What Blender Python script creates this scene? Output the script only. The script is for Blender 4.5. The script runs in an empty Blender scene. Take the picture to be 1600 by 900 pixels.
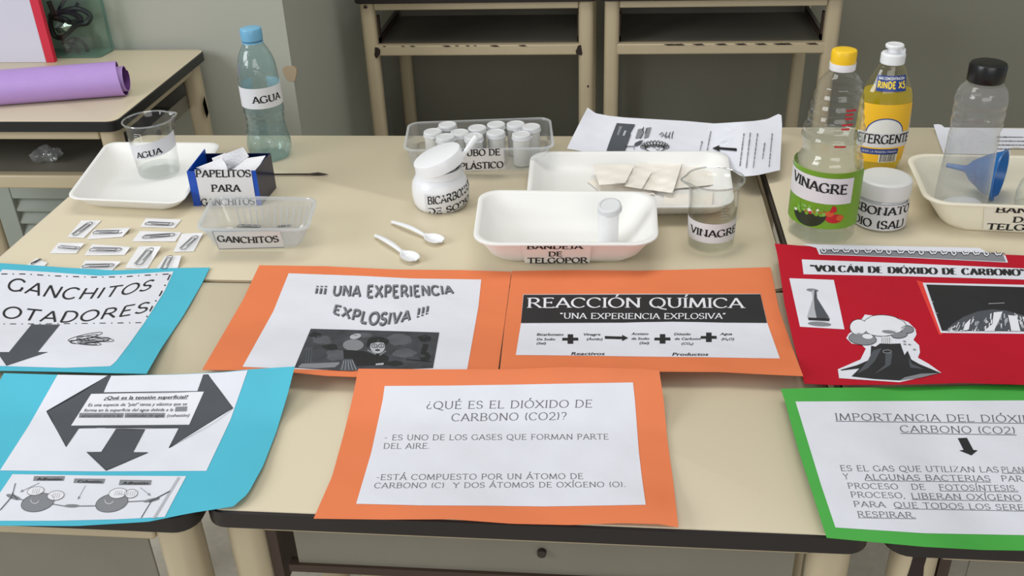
import bpy, bmesh, math, random
from mathutils import Vector, Matrix
from mathutils.geometry import tessellate_polygon

random.seed(11)
SC = bpy.context.scene
COL = SC.collection
PI = math.pi

# ------------------------------------------------------------------ camera
T = 0.74                                   # desk top height above the floor
FPX, PITCH, ROLL, YAW, CH = 1554.464, 0.520529, -0.0400248, 0.1157707, 0.6857834
_f = Vector((-math.sin(YAW) * math.cos(PITCH), math.cos(YAW) * math.cos(PITCH), -math.sin(PITCH)))
_r0 = Vector((math.cos(YAW), math.sin(YAW), 0))
_u0 = _r0.cross(_f)
CR = _r0 * math.cos(ROLL) + _u0 * math.sin(ROLL)
CU = -_r0 * math.sin(ROLL) + _u0 * math.cos(ROLL)
CF = _f
CAM = Vector((0, 0, T + CH))
cd = bpy.data.cameras.new('camera')
cam = bpy.data.objects.new('camera', cd)
COL.objects.link(cam)
cd.sensor_width = 36
cd.lens = 36 * FPX / 1600
cd.clip_start = 0.02
M = Matrix((CR, CU, -CF)).transposed().to_4x4()
M.translation = CAM
cam.matrix_world = M
SC.camera = cam

# ------------------------------------------------------------------ light
w = bpy.data.worlds.new('world')
SC.world = w
w.use_nodes = True
w.node_tree.nodes['Background'].inputs[0].default_value = (0.93, 0.97, 1.0, 1)
w.node_tree.nodes['Background'].inputs[1].default_value = 0.42


def area(name, loc, aim, sx, sy, power, col=(1, 1, 1)):
    l = bpy.data.lights.new(name, 'AREA')
    l.shape = 'RECTANGLE'
    l.size, l.size_y, l.energy, l.color = sx, sy, power, col
    o = bpy.data.objects.new(name, l)
    COL.objects.link(o)
    o.location = loc
    o.rotation_euler = (Vector(aim) - Vector(loc)).to_track_quat('-Z', 'Y').to_euler()
    return o


area('daylight_window_left', (-2.9, -0.3, 2.1), (0.1, 1.3, T), 1.6, 1.5, 64, (0.95, 0.98, 1.0))
area('daylight_window_behind', (0.7, -2.2, 1.9), (0, 1.1, T), 2.6, 1.4, 36, (1.0, 0.98, 0.95))
area('ceiling_fluorescent', (-0.2, 1.7, 2.85), (-0.1, 1.5, 0), 1.8, 0.7, 24, (1.0, 0.97, 0.9))

SC.view_settings.view_transform = 'Standard'
SC.view_settings.look = 'None'
SC.view_settings.gamma = 1
SC.view_settings.use_curve_mapping = False
SC.view_settings.exposure = -0.1
SC.cycles.transparent_max_bounces = 32
SC.cycles.max_bounces = 14

# ------------------------------------------------------------------ materials


def lin(c):
    return tuple((x / 255 / 12.92 if x / 255 <= 0.04045 else ((x / 255 + 0.055) / 1.055) ** 2.4) for x in c)


def mat(name, rgb, rough=0.5, metal=0.0, var=0.06, vscale=8.0, bump=0.0, bscale=120.0, spec=0.5, trans=0.0, sss=0.0):
    m = bpy.data.materials.new(name)
    m.use_nodes = True
    nt = m.node_tree
    b = nt.nodes['Principled BSDF']
    c = lin(rgb)
    tc = nt.nodes.new('ShaderNodeTexCoord')
    n = nt.nodes.new('ShaderNodeTexNoise')
    n.inputs['Scale'].default_value = vscale
    n.inputs['Detail'].default_value = 4
    nt.links.new(tc.outputs['Object'], n.inputs['Vector'])
    mx = nt.nodes.new('ShaderNodeMix')
    mx.data_type = 'RGBA'
    mx.inputs['A'].default_value = tuple(x * (1 - var) for x in c) + (1,)
    mx.inputs['B'].default_value = tuple(min(1, x * (1 + var)) for x in c) + (1,)
    nt.links.new(n.outputs['Fac'], mx.inputs['Factor'])
    nt.links.new(mx.outputs['Result'], b.inputs['Base Color'])
    b.inputs['Roughness'].default_value = rough
    b.inputs['Metallic'].default_value = metal
    b.inputs['Specular IOR Level'].default_value = spec
    b.inputs['Transmission Weight'].default_value = trans
    if sss:
        b.inputs['Subsurface Weight'].default_value = sss
        b.inputs['Subsurface Radius'].default_value = (0.01, 0.01, 0.01)
    if bump:
        n2 = nt.nodes.new('ShaderNodeTexNoise')
        n2.inputs['Scale'].default_value = bscale
        n2.inputs['Detail'].default_value = 3
        nt.links.new(tc.outputs['Object'], n2.inputs['Vector'])
        bp = nt.nodes.new('ShaderNodeBump')
        bp.inputs['Strength'].default_value = bump
        bp.inputs['Distance'].default_value = 0.002
        nt.links.new(n2.outputs['Fac'], bp.inputs['Height'])
        nt.links.new(bp.outputs['Normal'], b.inputs['Normal'])
    return m


def clear(name, tint=(1, 1, 1), gloss=0.55, base=0.05, haze=0.0, hazecol=(0.9, 0.9, 0.9), rough=0.04, wav=0.0, wscale=60):
    """Thin clear wall: see-through, mirrors more at grazing angles, optional milky haze."""
    m = bpy.data.materials.new(name)
    m.use_nodes = True
    nt = m.node_tree
    nt.nodes.remove(nt.nodes['Principled BSDF'])
    out = nt.nodes['Material Output']
    tr = nt.nodes.new('ShaderNodeBsdfTransparent')
    tr.inputs[0].default_value = tuple(tint) + (1,)
    gl = nt.nodes.new('ShaderNodeBsdfGlossy')
    gl.inputs['Roughness'].default_value = rough
    lw = nt.nodes.new('ShaderNodeLayerWeight')
    lw.inputs[0].default_value = 0.5
    pw = nt.nodes.new('ShaderNodeMath')
    pw.operation = 'POWER'
    pw.inputs[1].default_value = 3.0
    nt.links.new(lw.outputs['Facing'], pw.inputs[0])
    ma = nt.nodes.new('ShaderNodeMath')
    ma.operation = 'MULTIPLY_ADD'
    ma.inputs[1].default_value = gloss
    ma.inputs[2].default_value = base
    nt.links.new(pw.outputs[0], ma.inputs[0])
    mx = nt.nodes.new('ShaderNodeMixShader')
    nt.links.new(ma.outputs[0], mx.inputs[0])
    nt.links.new(tr.outputs[0], mx.inputs[1])
    nt.links.new(gl.outputs[0], mx.inputs[2])
    last = mx
    if wav:
        tc = nt.nodes.new('ShaderNodeTexCoord')
        n2 = nt.nodes.new('ShaderNodeTexNoise')
        n2.inputs['Scale'].default_value = wscale
        nt.links.new(tc.outputs['Object'], n2.inputs['Vector'])
        bp = nt.nodes.new('ShaderNodeBump')
        bp.inputs['Strength'].default_value = wav
        bp.inputs['Distance'].default_value = 0.004
        nt.links.new(n2.outputs['Fac'], bp.inputs['Height'])
        nt.links.new(bp.outputs['Normal'], gl.inputs['Normal'])
    if haze:
        df = nt.nodes.new('ShaderNodeBsdfDiffuse')
        df.inputs[0].default_value = tuple(hazecol) + (1,)
        tl = nt.nodes.new('ShaderNodeBsdfTranslucent')
        tl.inputs[0].default_value = tuple(hazecol) + (1,)
        m2 = nt.nodes.new('ShaderNodeMixShader')
        m2.inputs[0].default_value = 0.5
        nt.links.new(df.outputs[0], m2.inputs[1])
        nt.links.new(tl.outputs[0], m2.inputs[2])
        m3 = nt.nodes.new('ShaderNodeMixShader')
        m3.inputs[0].default_value = haze
        nt.links.new(mx.outputs[0], m3.inputs[1])
        nt.links.new(m2.outputs[0], m3.inputs[2])
        last = m3
    nt.links.new(last.outputs[0], out.inputs[0])
    return m


LAM = mat('beige_laminate', (212, 200, 173), 0.34, var=0.03, vscale=3, bump=0.02, bscale=400)
EDGE = mat('dark_edge_band', (30, 22, 21), 0.4)
EDGE_BK = mat('black_edge_band', (20, 21, 22), 0.35)
CREAM = mat('cream_painted_steel', (186, 171, 142), 0.42, var=0.05, vscale=20)
CREAM_D = mat('brown_steel', (62, 46, 36), 0.6)
SHELF = mat('grey_steel_tray', (122, 117, 104), 0.5, var=0.12, vscale=14)
CHIPM = mat('chipped_paint_primer', (40, 26, 22), 0.8)
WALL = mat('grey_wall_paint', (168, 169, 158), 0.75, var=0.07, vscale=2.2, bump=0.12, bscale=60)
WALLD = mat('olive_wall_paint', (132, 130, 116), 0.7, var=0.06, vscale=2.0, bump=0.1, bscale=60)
FLOORM = mat('terrazzo_floor', (206, 200, 184), 0.5, var=0.15, vscale=60)
PLASTER = mat('bare_plaster', (168, 150, 124), 0.9)
PAPER = mat('white_paper', (222, 223, 232), 0.75, var=0.03, vscale=30, bump=0.55, bscale=24)
PAPER_L = mat('label_paper', (218, 217, 220), 0.6, var=0.02)
INK = mat('black_ink', (22, 22, 26), 0.6)
INKG = mat('dark_grey_ink', (72, 76, 82), 0.7, var=0.12, vscale=25)
INKT = mat('thin_grey_ink', (88, 86, 92), 0.7)
INKM = mat('mid_grey_ink', (128, 130, 135), 0.7)
INKL = mat('light_grey_ink', (176, 178, 184), 0.7)
INKW = mat('unprinted_white', (226, 226, 232), 0.75)
FOTO = mat('dark_photo_print', (58, 60, 66), 0.6, var=0.85, vscale=55)
ORANGE = mat('orange_card', (228, 122, 72), 0.62, var=0.03, vscale=12, bump=0.05, bscale=500)
BLUE = mat('turquoise_card', (72, 182, 206), 0.62, var=0.03, vscale=12, bump=0.05, bscale=500)
RED = mat('crimson_card', (182, 8, 36), 0.75, spec=.25, var=0.04, vscale=12, bump=0.05, bscale=500)
REDB = mat('scarlet_card', (226, 52, 42), 0.6)
GREEN = mat('green_card', (66, 168, 62), 0.6, var=0.03, vscale=12, bump=0.05, bscale=500)
FOAM = mat('white_foam', (236, 235, 232), 0.5, var=0.015, bump=0.06, bscale=350)
FOAMC = mat('cream_foam', (232, 226, 206), 0.5, var=0.02, bump=0.06, bscale=350)
WPLAST = mat('white_plastic', (236, 237, 240), 0.3, var=0.01)
GPLAST = mat('grey_white_plastic', (224, 224, 222), 0.4, var=0.015)
LIDM = mat('pale_grey_lid', (214, 215, 217), 0.4, var=0.02)
CAPB = mat('light_blue_cap', (112, 172, 205), 0.35)
CAPY = mat('yellow_cap', (246, 200, 28), 0.35)
CAPK = mat('black_cap', (14, 15, 16), 0.3)
FUNB = mat('blue_plastic', (22, 108, 184), 0.3)
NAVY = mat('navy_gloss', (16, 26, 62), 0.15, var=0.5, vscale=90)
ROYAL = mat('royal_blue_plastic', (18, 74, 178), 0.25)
LILAC = mat('lilac_paper', (176, 142, 206), 0.5, var=0.04, vscale=30)
PURPLE = mat('purple_paper_inside', (104, 56, 128), 0.6)
STEEL = mat('steel_wire', (112, 112, 116), 0.3, metal=0.9)
DSTEEL = mat('dark_steel', (70, 62, 58), 0.4, metal=0.7)
TISSUE = mat('embossed_tissue', (240, 234, 224), 0.9, var=0.03, bump=0.45, bscale=420)
TISSUE_W = mat('thin_tissue', (232, 231, 234), 0.9, var=0.03, bump=0.5, bscale=300)
POWDER = mat('white_powder', (242, 243, 245), 0.95, bump=0.6, bscale=300)
BLACKP = mat('black_rubber', (22, 24, 24), 0.45)
FOIL = mat('silver_foil', (190, 192, 190), 0.2, metal=1.0, bump=0.9, bscale=60)
LOUV = mat('grey_green_louver', (160, 166, 156), 0.6)
LABGREEN = mat('green_label', (112, 160, 38), 0.35, var=0.3, vscale=12)
LABY = mat('yellow_label', (244, 190, 40), 0.35, var=0.06)
LABW = mat('label_white', (232, 232, 228), 0.4)
LABB = mat('label_blue', (28, 60, 140), 0.35)
LABN = mat('label_dark_green', (34, 48, 30), 0.4)
LABR = mat('label_red', (190, 30, 40), 0.4)
LABO = mat('label_tomato', (206, 92, 44), 0.4)
LABLG = mat('label_leaf', (120, 178, 74), 0.4)
GLASS = clear('beaker_glass', (0.985, 0.99, 0.985), 0.6, 0.03)
GLASSR = clear('beaker_rim_glass', (0.86, 0.88, 0.88), 0.6, 0.22, haze=0.12)
WATERB = clear('bluish_bottle_plastic', (0.78, 0.90, 0.92), 0.7, 0.07, wav=0.5, wscale=70, haze=0.04, hazecol=(0.6, 0.8, 0.85))
WATER = clear('water', (0.965, 0.98, 0.98), 0.4, 0.03)
CLEARB = clear('clear_bottle_plastic', (0.97, 0.98, 0.975), 0.7, 0.05, wav=0.25, wscale=60)
VINL = clear('vinegar_liquid', (0.95, 0.97, 0.95), 0.4, 0.03, haze=0.06, hazecol=(0.8, 0.85, 0.82))
HAZYB = clear('hazy_bottle_plastic', (0.90, 0.91, 0.91), 0.6, 0.06, haze=0.13, hazecol=(0.85, 0.85, 0.86), wav=0.2)
DETER = clear('yellow_detergent', (1.0, 0.90, 0.16), 0.4, 0.04, haze=0.42, hazecol=(0.95, 0.80, 0.06))
DETB = clear('detergent_bottle_plastic', (0.96, 0.96, 0.86), 0.6, 0.06)
TUBC = clear('milky_container_plastic', (0.93, 0.94, 0.95), 0.5, 0.06, haze=0.17, hazecol=(0.9, 0.92, 0.95))
TUBR = clear('milky_container_rim', (0.9, 0.92, 0.94), 0.5, 0.1, haze=0.42, hazecol=(0.9, 0.92, 0.95))
TANKG = clear('tank_glass', (0.90, 0.955, 0.93), 0.3, 0.025)
TANKE = clear('tank_green_edge', (0.55, 0.72, 0.66), 0.4, 0.08, haze=0.35, hazecol=(0.35, 0.5, 0.46))
CRINK = clear('crumpled_clear_film', (0.9, 0.92, 0.92), 0.6, 0.15, haze=0.2, wav=0.8)

# ------------------------------------------------------------------ pixel rays (used to read real positions off the photograph)


def ray(x, y):
    return ((x - 800) / FPX) * CR - ((y - 450) / FPX) * CU + CF


def P(x, y, z=0.0):
    d = ray(x, y)
    return CAM + d * ((z - CH) / d.z)


def PY(x, y, Y):
    d = ray(x, y)
    return CAM + d * (Y / d.y)


def sstep(a, b, x):
    t = max(0.0, min(1.0, (x - a) / (b - a)))
    return t * t * (3 - 2 * t)


class Surf:
    """A height field over the desk top: h(X, Y) above the top."""
    def __init__(s, h):
        s.h = h

    def p(s, x, y, off=0.0):
        z = off
        for _ in range(80):
            q = P(x, y, z)
            z2 = s.h(q.x, q.y) + off
            if abs(z2 - z) < 1e-6:
                break
            z = z2
        return P(x, y, z)


class Plane:
    def __init__(s, pt, n):
        s.pt, s.n = Vector(pt), Vector(n).normalized()

    def p(s, x, y, off=0.0):
        d = ray(x, y)
        return CAM + d * ((s.pt + s.n * off - CAM).dot(s.n) / d.dot(s.n))

# ------------------------------------------------------------------ mesh helpers


class MB:
    def __init__(s):
        s.v, s.f, s.m = [], [], []

    def add(s, vs, fs, mi=0):
        o = len(s.v)
        s.v += [Vector(v) for v in vs]
        for f in fs:
            s.f.append([i + o for i in f])
            s.m.append(mi)

    def box(s, a, b, mi=0):
        (x0, y0, z0), (x1, y1, z1) = a, b
        s.add([(x0, y0, z0), (x1, y0, z0), (x1, y1, z0), (x0, y1, z0), (x0, y0, z1), (x1, y0, z1), (x1, y1, z1), (x0, y1, z1)],
              [(0, 3, 2, 1), (4, 5, 6, 7), (0, 1, 5, 4), (1, 2, 6, 5), (2, 3, 7, 6), (3, 0, 4, 7)], mi)

    def loft(s, loops, cap0=True, cap1=True, mi=0, closed=True):
        n = len(loops[0])
        vs = [v for l in loops for v in l]
        fs = []
        for k in range(len(loops) - 1):
            for i in range(n if closed else n - 1):
                j = (i + 1) % n
                fs.append((k * n + i, k * n + j, (k + 1) * n + j, (k + 1) * n + i))
        if cap0:
            fs.append(tuple(reversed(range(n))))
        if cap1:
            fs.append(tuple((len(loops) - 1) * n + i for i in range(n)))
        s.add(vs, fs, mi)

    def lathe(s, prof, c=(0, 0, 0), n=40, cap0=True, cap1=True, mi=0, sx=1.0, sy=1.0, wob=None):
        c = Vector(c)
        loops = []
        for (r, z) in prof:
            L = []
            for i in range(n):
                a = 2 * PI * i / n
                rr = r * (wob(a, z) if wob else 1)
                L.append(c + Vector((rr * math.cos(a) * sx, rr * math.sin(a) * sy, z)))
            loops.append(L)
        s.loft(loops, cap0, cap1, mi)

    def tube(s, path, r, n=8, mi=0, closed=False):
        path = [Vector(p) for p in path]
        loops = []
        prev = None
        N = len(path)
        for i, p in enumerate(path):
            if closed:
                d = path[(i + 1) % N] - path[i - 1]
            else:
                d = path[min(i + 1, N - 1)] - path[max(i - 1, 0)]
            d.normalize()
            if prev is None:
                a = d.orthogonal().normalized()
            else:
                a = (prev - d * prev.dot(d)).normalized()
            prev = a
            b = d.cross(a)
            rr = r[i] if isinstance(r, (list, tuple)) else r
            loops.append([p + (a * math.cos(2 * PI * k / n) + b * math.sin(2 * PI * k / n)) * rr for k in range(n)])
        if closed:
            loops.append(loops[0])
            s.loft(loops, False, False, mi)
        else:
            s.loft(loops, True, True, mi)

    def sheet(s, g, th, nrm=Vector((0, 0, 1)), mi=0):
        """g: rows of points; a solid sheet with thickness th below."""
        R, Cc = len(g), len(g[0])
        top = [v for row in g for v in row]
        bot = [v - nrm * th for v in top]
        n = len(top)
        fs = []
        for i in range(R - 1):
            for j in range(Cc - 1):
                a, b, c, d = i * Cc + j, i * Cc + j + 1, (i + 1) * Cc + j + 1, (i + 1) * Cc + j
                fs.append((d, c, b, a))
                fs.append((n + a, n + b, n + c, n + d))
        ring = [j for j in range(Cc)] + [i * Cc + Cc - 1 for i in range(1, R)] + [(R - 1) * Cc + j for j in range(Cc - 2, -1, -1)] + [i * Cc for i in range(R - 2, 0, -1)]
        for k in range(len(ring)):
            a, b = ring[k], ring[(k + 1) % len(ring)]
            fs.append((a, b, n + b, n + a))
        s.add(top + bot, fs, mi)

    def build(s, name, mats, parent=None, angle=38, smooth=True, bevel=0, label=None):
        me = bpy.data.meshes.new(name)
        vs = s.v
        if parent is not None:
            inv = wmat(parent).inverted()
            vs = [inv @ v for v in vs]
        me.from_pydata([tuple(v) for v in vs], [], s.f)
        mats = mats if isinstance(mats, (list, tuple)) else [mats]
        for m in mats:
            me.materials.append(m)
        me.polygons.foreach_set('material_index', s.m)
        bm = bmesh.new()
        bm.from_mesh(me)
        bmesh.ops.recalc_face_normals(bm, faces=bm.faces)
        bm.to_mesh(me)
        bm.free()
        if smooth:
            me.polygons.foreach_set('use_smooth', [True] * len(me.polygons))
            me.set_sharp_from_angle(angle=math.radians(angle))
        me.update()
        o = bpy.data.objects.new(name, me)
        COL.objects.link(o)
        if parent is not None:
            o.parent = parent
        if bevel:
            bv = o.modifiers.new('bevel', 'BEVEL')
            bv.width = bevel
            bv.segments = 2
            bv.limit_method = 'ANGLE'
        if label:
            o['label'] = label
        return o


def wmat(o):
    m = o.matrix_basis.copy()
    while o.parent:
        o = o.parent
        m = o.matrix_basis @ m
    return m


def tag(o, label, cat, group=None, kind=None):
    o['label'] = label
    o['category'] = cat
    if group:
        o['group'] = group
    if kind:
        o['kind'] = kind
    return o


def thing(name, loc, label, cat, group=None, rz=0.0):
    o = bpy.data.objects.new(name, None)
    o.empty_display_size = 0.03
    COL.objects.link(o)
    o.location = loc
    o.rotation_euler = (0, 0, rz)
    return tag(o, label, cat, group)


def dup(root, loc, rz, label, group):
    r = root.copy()
    COL.objects.link(r)
    r.location = loc
    r.rotation_euler = (0, 0, rz)
    r['label'] = label
    r['group'] = group
    for ch in list(root.children):
        c = ch.copy()
        COL.objects.link(c)
        c.parent = r
        for g in list(ch.children):
            d = g.copy()
            COL.objects.link(d)
            d.parent = c
    return r


def rquad(c, r, n=6):
    """Outline of a quadrilateral (points c, same z each) with rounded corners."""
    out = []
    for i in range(4):
        p, a, b = Vector(c[i]), Vector(c[i - 1]), Vector(c[(i + 1) % 4])
        da, db = (a - p), (b - p)
        ra, rb = min(r, da.length * .48), min(r, db.length * .48)
        q0, q2 = p + da.normalized() * ra, p + db.normalized() * rb
        for k in range(n + 1):
            t = k / n
            # conic close to a circular arc
            w_ = 0.7071
            den = (1 - t) ** 2 + 2 * w_ * t * (1 - t) + t * t
            out.append((q0 * (1 - t) ** 2 + p * (2 * w_ * t * (1 - t)) + q2 * t * t) / den)
    return out


def inset(c, d):
    """Corners moved inward by d along both edges."""
    out = []
    for i in range(4):
        p, a, b = Vector(c[i]), Vector(c[i - 1]), Vector(c[(i + 1) % 4])
        out.append(p + (a - p).normalized() * d + (b - p).normalized() * d)
    return out


def lerpc(a, b, t):
    return [Vector(p).lerp(Vector(q), t) for p, q in zip(a, b)]


def setz(c, z):
    return [Vector((p[0], p[1], z)) for p in c]


def tray(mb, rim, base, z0, z1, rr, rb, th, lip=0.004, mi=0, mi_rim=None, fillet=0.008):
    """Open rounded tray: outer wall, rolled lip, inner wall, floor. rim/base: four corner points."""
    H = z1 - z0
    L = []
    f = min(fillet, H * .3)
    L.append(rquad(setz(inset(base, f * .7), z0), rb))
    L.append(rquad(setz(inset(base, f * .2), z0 + f * .15), rb))
    L.append(rquad(setz(lerpc(base, rim, f / H), z0 + f), rb))
    for t in (0.5, 0.9):
        L.append(rquad(setz(lerpc(base, rim, t), z0 + H * t), rb + (rr - rb) * t))
    mb.loft(L, True, False, mi)
    k = mi if mi_rim is None else mi_rim
    R = [L[-1], rquad(setz(inset(rim, -lip), z1 - lip * .9), rr + lip), rquad(setz(inset(rim, -lip), z1 - lip * .25), rr + lip),
         rquad(setz(inset(rim, -lip * .4), z1), rr), rquad(setz(inset(rim, th * .6), z1), rr), rquad(setz(inset(rim, th), z1 - lip * .4), rr)]
    mb.loft(R, False, False, k)
    I = [R[-1]]
    for t in (0.6, ):
        I.append(rquad(setz(inset(lerpc(base, rim, t), th), z0 + H * t), rb + (rr - rb) * t))
    I.append(rquad(setz(inset(lerpc(base, rim, (f + th) / H), th), z0 + th + f), rb))
    I.append(rquad(setz(inset(base, th + f * .25), z0 + th + f * .2), rb))
    I.append(rquad(setz(inset(base, th + f), z0 + th), rb))
    mb.loft(I, False, True, mi)


# ------------------------------------------------------------------ outlines read from the photograph -> grids on a surface
def resample(pl, n):
    pl = [Vector((p[0], p[1])) for p in pl]
    d = [0]
    for a, b in zip(pl, pl[1:]):
        d.append(d[-1] + (b - a).length)
    out = []
    for i in range(n + 1):
        t = d[-1] * i / n
        k = 0
        while k < len(d) - 2 and d[k + 1] < t:
            k += 1
        s_ = (t - d[k]) / max(d[k + 1] - d[k], 1e-9)
        out.append(pl[k].lerp(pl[k + 1], s_))
    return out


def coons(top, right, bottom, left, nu, nv):
    """top/bottom run left to right, left/right run top to bottom."""
    tp, bt, lf, rg = resample(top, nu), resample(bottom, nu), resample(left, nv), resample(right, nv)
    g = []
    for j in range(nv + 1):
        v = j / nv
        row = []
        for i in range(nu + 1):
            u = i / nu
            p = tp[i] * (1 - v) + bt[i] * v + lf[j] * (1 - u) + rg[j] * u
            p -= tp[0] * (1 - u) * (1 - v) + tp[-1] * u * (1 - v) + bt[0] * (1 - u) * v + bt[-1] * u * v
            row.append(p)
        g.append(row)
    return g


def card(surf, off, top, right, bottom, left, name, m, parent, th=0.0004, nu=40, nv=28, label=None):
    g = coons(top, right, bottom, left, nu, nv)
    mb = MB()
    mb.sheet([[surf.p(p.x, p.y, off) for p in row] for row in g], th)
    return mb.build(name, m, parent, angle=60, label=label)


def poly(mb, surf, off, pts, mi=0, maxlen=8):
    bm = bmesh.new()
    vs = [bm.verts.new((p[0], p[1], 0)) for p in pts]
    for t in tessellate_polygon([[Vector((p[0], p[1], 0)) for p in pts]]):
        try:
            bm.faces.new([vs[i] for i in t])
        except ValueError:
            pass
    for _ in range(6):
        lg = [e for e in bm.edges if e.calc_length() > maxlen]
        if not lg:
            break
        bmesh.ops.subdivide_edges(bm, edges=lg, cuts=1)
        bmesh.ops.triangulate(bm, faces=bm.faces)
    bm.verts.index_update()
    mb.add([surf.p(v.co.x, v.co.y, off) for v in bm.verts], [[v.index for v in f.verts] for f in bm.faces], mi)
    bm.free()


def line(mb, surf, off, pts, wd, mi=0, closed=False, seg=14):
    if closed:
        pts = list(pts) + [pts[0]]
    L = sum((Vector(b) - Vector(a)).length for a, b in zip(pts, pts[1:]))
    q = resample(pts, max(len(pts) - 1, int(L / seg) + 1)) if len(pts) == 2 else [Vector(p) for p in pts]
    vs, fs = [], []
    for i, p in enumerate(q):
        d = (q[min(i + 1, len(q) - 1)] - q[max(i - 1, 0)]).normalized()
        n = Vector((-d.y, d.x)) * wd * .5
        a, b = p + n, p - n
        vs += [surf.p(a.x, a.y, off), surf.p(b.x, b.y, off)]
    for i in range(len(q) - 1):
        fs.append((2 * i, 2 * i + 1, 2 * i + 3, 2 * i + 2))
    mb.add(vs, fs, mi)


def ell(cx, cy, rx, ry, rot=0.0, n=24, a0=0, a1=360):
    out = []
    for i in range(n + (0 if a1 - a0 == 360 else 1)):
        a = math.radians(a0 + (a1 - a0) * i / n)
        x, y = rx * math.cos(a), ry * math.sin(a)
        out.append((cx + x * math.cos(rot) - y * math.sin(rot), cy + x * math.sin(rot) + y * math.cos(rot)))
    return out


# ------------------------------------------------------------------ lettering: a pen-stroke alphabet (cap height 1)
def arc(cx, cy, rx, ry, a0, a1, n=12):
    return [(cx + rx * math.cos(math.radians(a0 + (a1 - a0) * i / n)), cy + ry * math.sin(math.radians(a0 + (a1 - a0) * i / n))) for i in range(n + 1)]


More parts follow.
